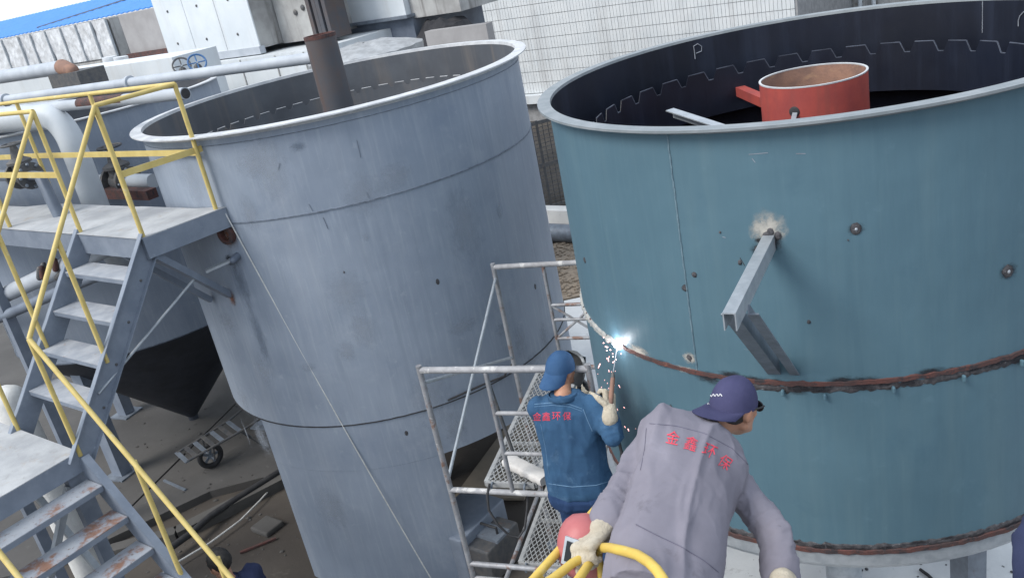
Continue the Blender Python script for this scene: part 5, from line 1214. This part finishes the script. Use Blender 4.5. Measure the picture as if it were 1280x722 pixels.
cp = cap(hc, J['hf'], J['hu'], M['capn'], t, -J['hf'], .0, .105, .975); eyes(hc, J['hf'], J['hu'], t)
ct = bvh(cp); b = MB(); sq = [hit(ct, 889+i*1.15, 494+1.6*math.sin(i*1.7)-i*.05, .002) for i in range(13)]
sq = [p for p in sq if p]
if len(sq) > 3: b.path(sq, .0022, 5); b.build('emblem', M['white_print'], cp, True, 1.5)
brm = [o for o in cp.children if o.name.startswith('brim')][0]; bt_ = bvh(brm)
for i in range(8):
    q = [hit(bt_, 865.5+i*2.7+dx, 501.3+i*.45+dy, .002) for dx, dy in ((0,1),(.9,-.8),(1.8,.9))]
    if all(q): b = MB(); b.path(q, .0013, 5); b.build('printed_character', M['white_print'], brm, True, 1.5)
# spectacles
gl = MB(); P = lambda a, b_, d: hc+J['hf']*a+r_h*b_+u_h*d
for k in (-1, 1):
    gl.path([P(-.02,.08*k,.012), P(.05,.079*k,.012), P(.094,.066*k,.008)], .0035, 6)
    gl.path([P(.096+.0*math.cos(a),.034*k+.026*math.cos(a),-.002+.02*math.sin(a)) for a in [i*math.pi/8 for i in range(17)]], .003, 6, False)
gl.path([P(.1,-.01,.004), P(.1,.01,.004)], .003, 6)
o = tag(gl.build('spectacles', M['rubber'], None, True, 1.5, loc=hc), 'dark rimmed spectacles on the man in grey', 'glasses')
for k in (-1, 1): b = MB(); b.ellipsoid(P(.096,.034*k,-.002), J['hf']*.002, r_h*.025, u_h*.019, 12, 6); b.build('lens', M['lens'], o)
lw = J['Lwr']; gd = pd(731,682,2.98)-lw
hand(lw+gd.normalized()*.015, gd, V((0,0,-1)), RGT*-.3-UPV*.1+FWD*.8, 1.15, M['glove'], t, sc=1.3)
rw = J['Rwr']; hand(rw, V((.0,-.1,-1)), V((-1,.2,0)), V((-.2,1,0)), .5, M['glove'], t, sc=1.2)

# ---- man on the ground, only head and shoulder in view
hc = pd(274,704,6.75); q = pd(308,740,6.75); ax = V((q.x,q.y,0)); f_ = V((-.93,.36,0)).normalized(); s_ = V((.36,.93,0)).normalized(); sc_ = (hc.z+.11)/1.74
J = dict(head=hc, hf=(f_+V((0,0,-.45))).normalized(), hu=(up+f_*.4).normalized(), neck=ax+up*(hc.z-.13)+f_*.13, chest=ax+up*(hc.z-.33)+f_*.02, pel=ax+up*(hc.z-.80)-f_*.08, floor=0, ff=f_)
for s, k in (('L',-1),('R',1)):
    J[s+'sh'] = ax+up*(hc.z-.20)+s_*.18*k+f_*.05; J[s+'el'] = J[s+'sh']+V((0,0,-.28))+s_*.05*k+f_*.02; J[s+'wr'] = J[s+'el']+V((0,0,-.17))+f_*.18
    J[s+'hip'] = ax+up*(hc.z-.86)+s_*.09*k; J[s+'kn'] = ax+up*.5+s_*.1*k+f_*.03; J[s+'an'] = ax+up*.1+s_*.11*k
t = thing('person', V((ax.x,ax.y,0)), 'bare headed dark haired person in navy jacket on the ground behind the lower stair', 'person')
tr_ = [(ax+up*(hc.z-.80+.67*f)+f_*(-.08+.2*f), s_*hw, f_*hd, .85) for f, hw, hd in ((-.08,.2,.13),(.1,.2,.135),(.5,.205,.135),(.8,.215,.13),(.92,.16,.1),(1.02,.075,.07))]
jk, trs, r_h, u_h = figure(J, t, M['navy'], M['dnavy'], tr_, fold=cloth(up, .01, 8, 3, 20), vox=.014, bodyvox=.011)
b = MB(); b.ellipsoid(hc-J['hf']*.026+u_h*.03, J['hf']*.1, r_h*.086, u_h*.10, 24, 16)
for i, p in enumerate(b.v): b.v[i] = p+(p-hc).normalized()*.006*noise.noise(p*60)
b.build('hair', M['hair'], t)
collar(J['neck']-up*.02, up, f_, .075, M['navy'], jk)
for s, k in (('L',1),('R',-1)): hand(J[s+'wr'], V((0,0,-.6))+f_*.6, V((0,0,-1)), -s_*k*-1, .5, M['skin'], t, 'hand', 1.05, False)

# ---- man at the right edge, only a sleeve in view
sh_ = pd(1334,600,2.5); f_ = V((.2,.98,0)).normalized(); s_ = V((.98,-.2,0)).normalized(); ax = V((sh_.x,sh_.y,0))+s_*.18; zs = sh_.z
J = dict(head=ax+up*(zs+.27)+f_*.04, hf=(f_+V((-.3,0,-.3))).normalized(), hu=(up+f_*.3).normalized(), neck=ax+up*(zs+.09), chest=ax+up*(zs-.12), pel=ax+up*(zs-.52), floor=FL, ff=f_)
for s, k in (('L',-1),('R',1)):
    J[s+'sh'] = ax+up*zs+s_*.18*k; J[s+'el'] = J[s+'sh']+V((0,0,-.26))+s_*.09*k; J[s+'wr'] = J[s+'el']+V((0,0,-.1))+f_*.2
    J[s+'hip'] = ax+up*(zs-.56)+s_*.09*k; J[s+'kn'] = ax+up*(FL+.44)+s_*.1*k+f_*.04; J[s+'an'] = ax+up*(FL+.1)+s_*.11*k
J['Lel'] = pd(1293,694,2.5); J['Lwr'] = pd(1300,775,2.5)
t = thing('person', V((ax.x,ax.y,FL)), 'person in dark navy clothes with one elbow showing in front of the teal tank base', 'person')
tr_ = [(ax+up*(zs-.52+.6*f), s_*hw, f_*hd, .85) for f, hw, hd in ((-.08,.2,.13),(.1,.2,.135),(.5,.205,.135),(.8,.215,.13),(.92,.16,.1),(1.02,.075,.07))]
jk, trs, r_h, u_h = figure(J, t, M['navy'], M['dnavy'], tr_, fold=cloth(up, .01, 8, 3, 31), vox=.014, bodyvox=.011)
b = MB(); b.ellipsoid(J['head']-J['hf']*.026+u_h*.03, J['hf']*.1, r_h*.086, u_h*.10, 24, 16); b.build('hair', M['hair'], t)
for s, k in (('L',1),('R',-1)): hand(J[s+'wr'], V((0,0,-.6))+f_*.6, V((0,0,-1)), s_*k, .5, M['skin'], t, 'hand', 1.05, False)

# ================================================================== NEAR WORK PLATFORM AND RAILING
t = thing('work_platform', V((.5,1.9,0)), 'steel work platform that the bending man stands on', 'platform')
b = MB(); b.box(V((.75,1.75,FL-.02)), 3.3, 1.75, .04); b.build('deck', M['deck'], t, False)
for x in (-.8, 2.3):
    for y in (.95, 2.5): b = MB(); b.bar(V((x,y,0)), V((x,y,FL-.04)), .1, .1, V((0,1,0))); b.build('leg', M['stair'], t, False)
t = thing('yellow_railing', V((.1,2.4,FL)), 'bright yellow tube railing with bent end under the bending man', 'railing')
YM = M['yellow']; r = .0155
def yt(name, pts, rr=r, n=14): b = MB(); b.path(pts, rr, n); return b.build(name, YM, t, True, 1.3)
Dj = 3.02; jn = pd(746,688,Dj); zr = jn.z
pc = [pd(692,722,2.86)+(pd(692,722,2.86)-jn)*1.2, pd(692,722,2.86), pd(716,703,2.94), jn]
yt('top_rail', pc)
bnd = [jn+V((-.01,0,.0)), pd(752,684,2.97), pd(762,684,2.92), pd(780,688,2.82), pd(797,693,2.72), pd(811,702,2.64), pd(821,712,2.57), pd(829,724,2.52), pd(838,745,2.46)]
e_ = bnd[-1]; bnd.append(V((e_.x+.01,e_.y-.01,FL+.2))); bnd.append(V((e_.x+.01,e_.y-.01,FL)))
yt('bent_end', bnd, .0165)
yt('post', [jn, V((jn.x+.01,jn.y,FL))])
dg_ = [jn+V((0,0,-.005)), pd(724,722,2.86)]; dg_.append(dg_[1]+(dg_[1]-dg_[0])*2.4); yt('slanting_stay', dg_, .0155)
a, c = pz(668,722,zr-.02), pz(757,622,zr-.02); yt('rear_rail', [a+(a-c)*.8, a, c, c+(c-a)*.25])
q = a+(c-a)*.05; yt('post', [q, V((q.x,q.y,FL))])
q = a+(a-c)*.6; yt('post', [q, V((q.x,q.y,FL))])
# red welding mask held against the rail
mc = pd(728,680,3.10); mf = (-RGT*.80-FWD*.52+UPV*.12).normalized(); mu = (UPV*.93-RGT*.22-FWD*.25).normalized()
ms, r1, u1 = shield(mc+mf*.0, mf, mu, .090, .225, M['maskred'], 'welding_mask', 'faded red welding mask with dark window held by the cream glove', .42, 105)
a = math.radians(26); wn = (mf*math.cos(a)+r1*math.sin(a)*(1 if r1.dot(FWD) < 0 else -1)).normalized(); wx = u1.cross(wn).normalized()
wp = mc+wn*.089-u1*.008
b = MB(); b.box(wp, .052, .012, .095, wx, wn, u1); b.build('window_frame', M['galv'], ms, False)
b = MB(); b.box(wp+wn*.004, .03, .012, .07, wx, wn, u1); b.build('window', M['lens'], ms, False)
b = MB(); b.capsule(mc+u1*.03-mf*.03, mc-u1*.05-mf*.05, .014, .014); b.build('handle', M['rubber'], ms)
b = MB(); b.ellipsoid(mc+wn*.089-u1*.06+wx*.01, wx*.007, wn*.003, u1*.007, 8, 5); b.build('rivet', M['white_print'], ms)
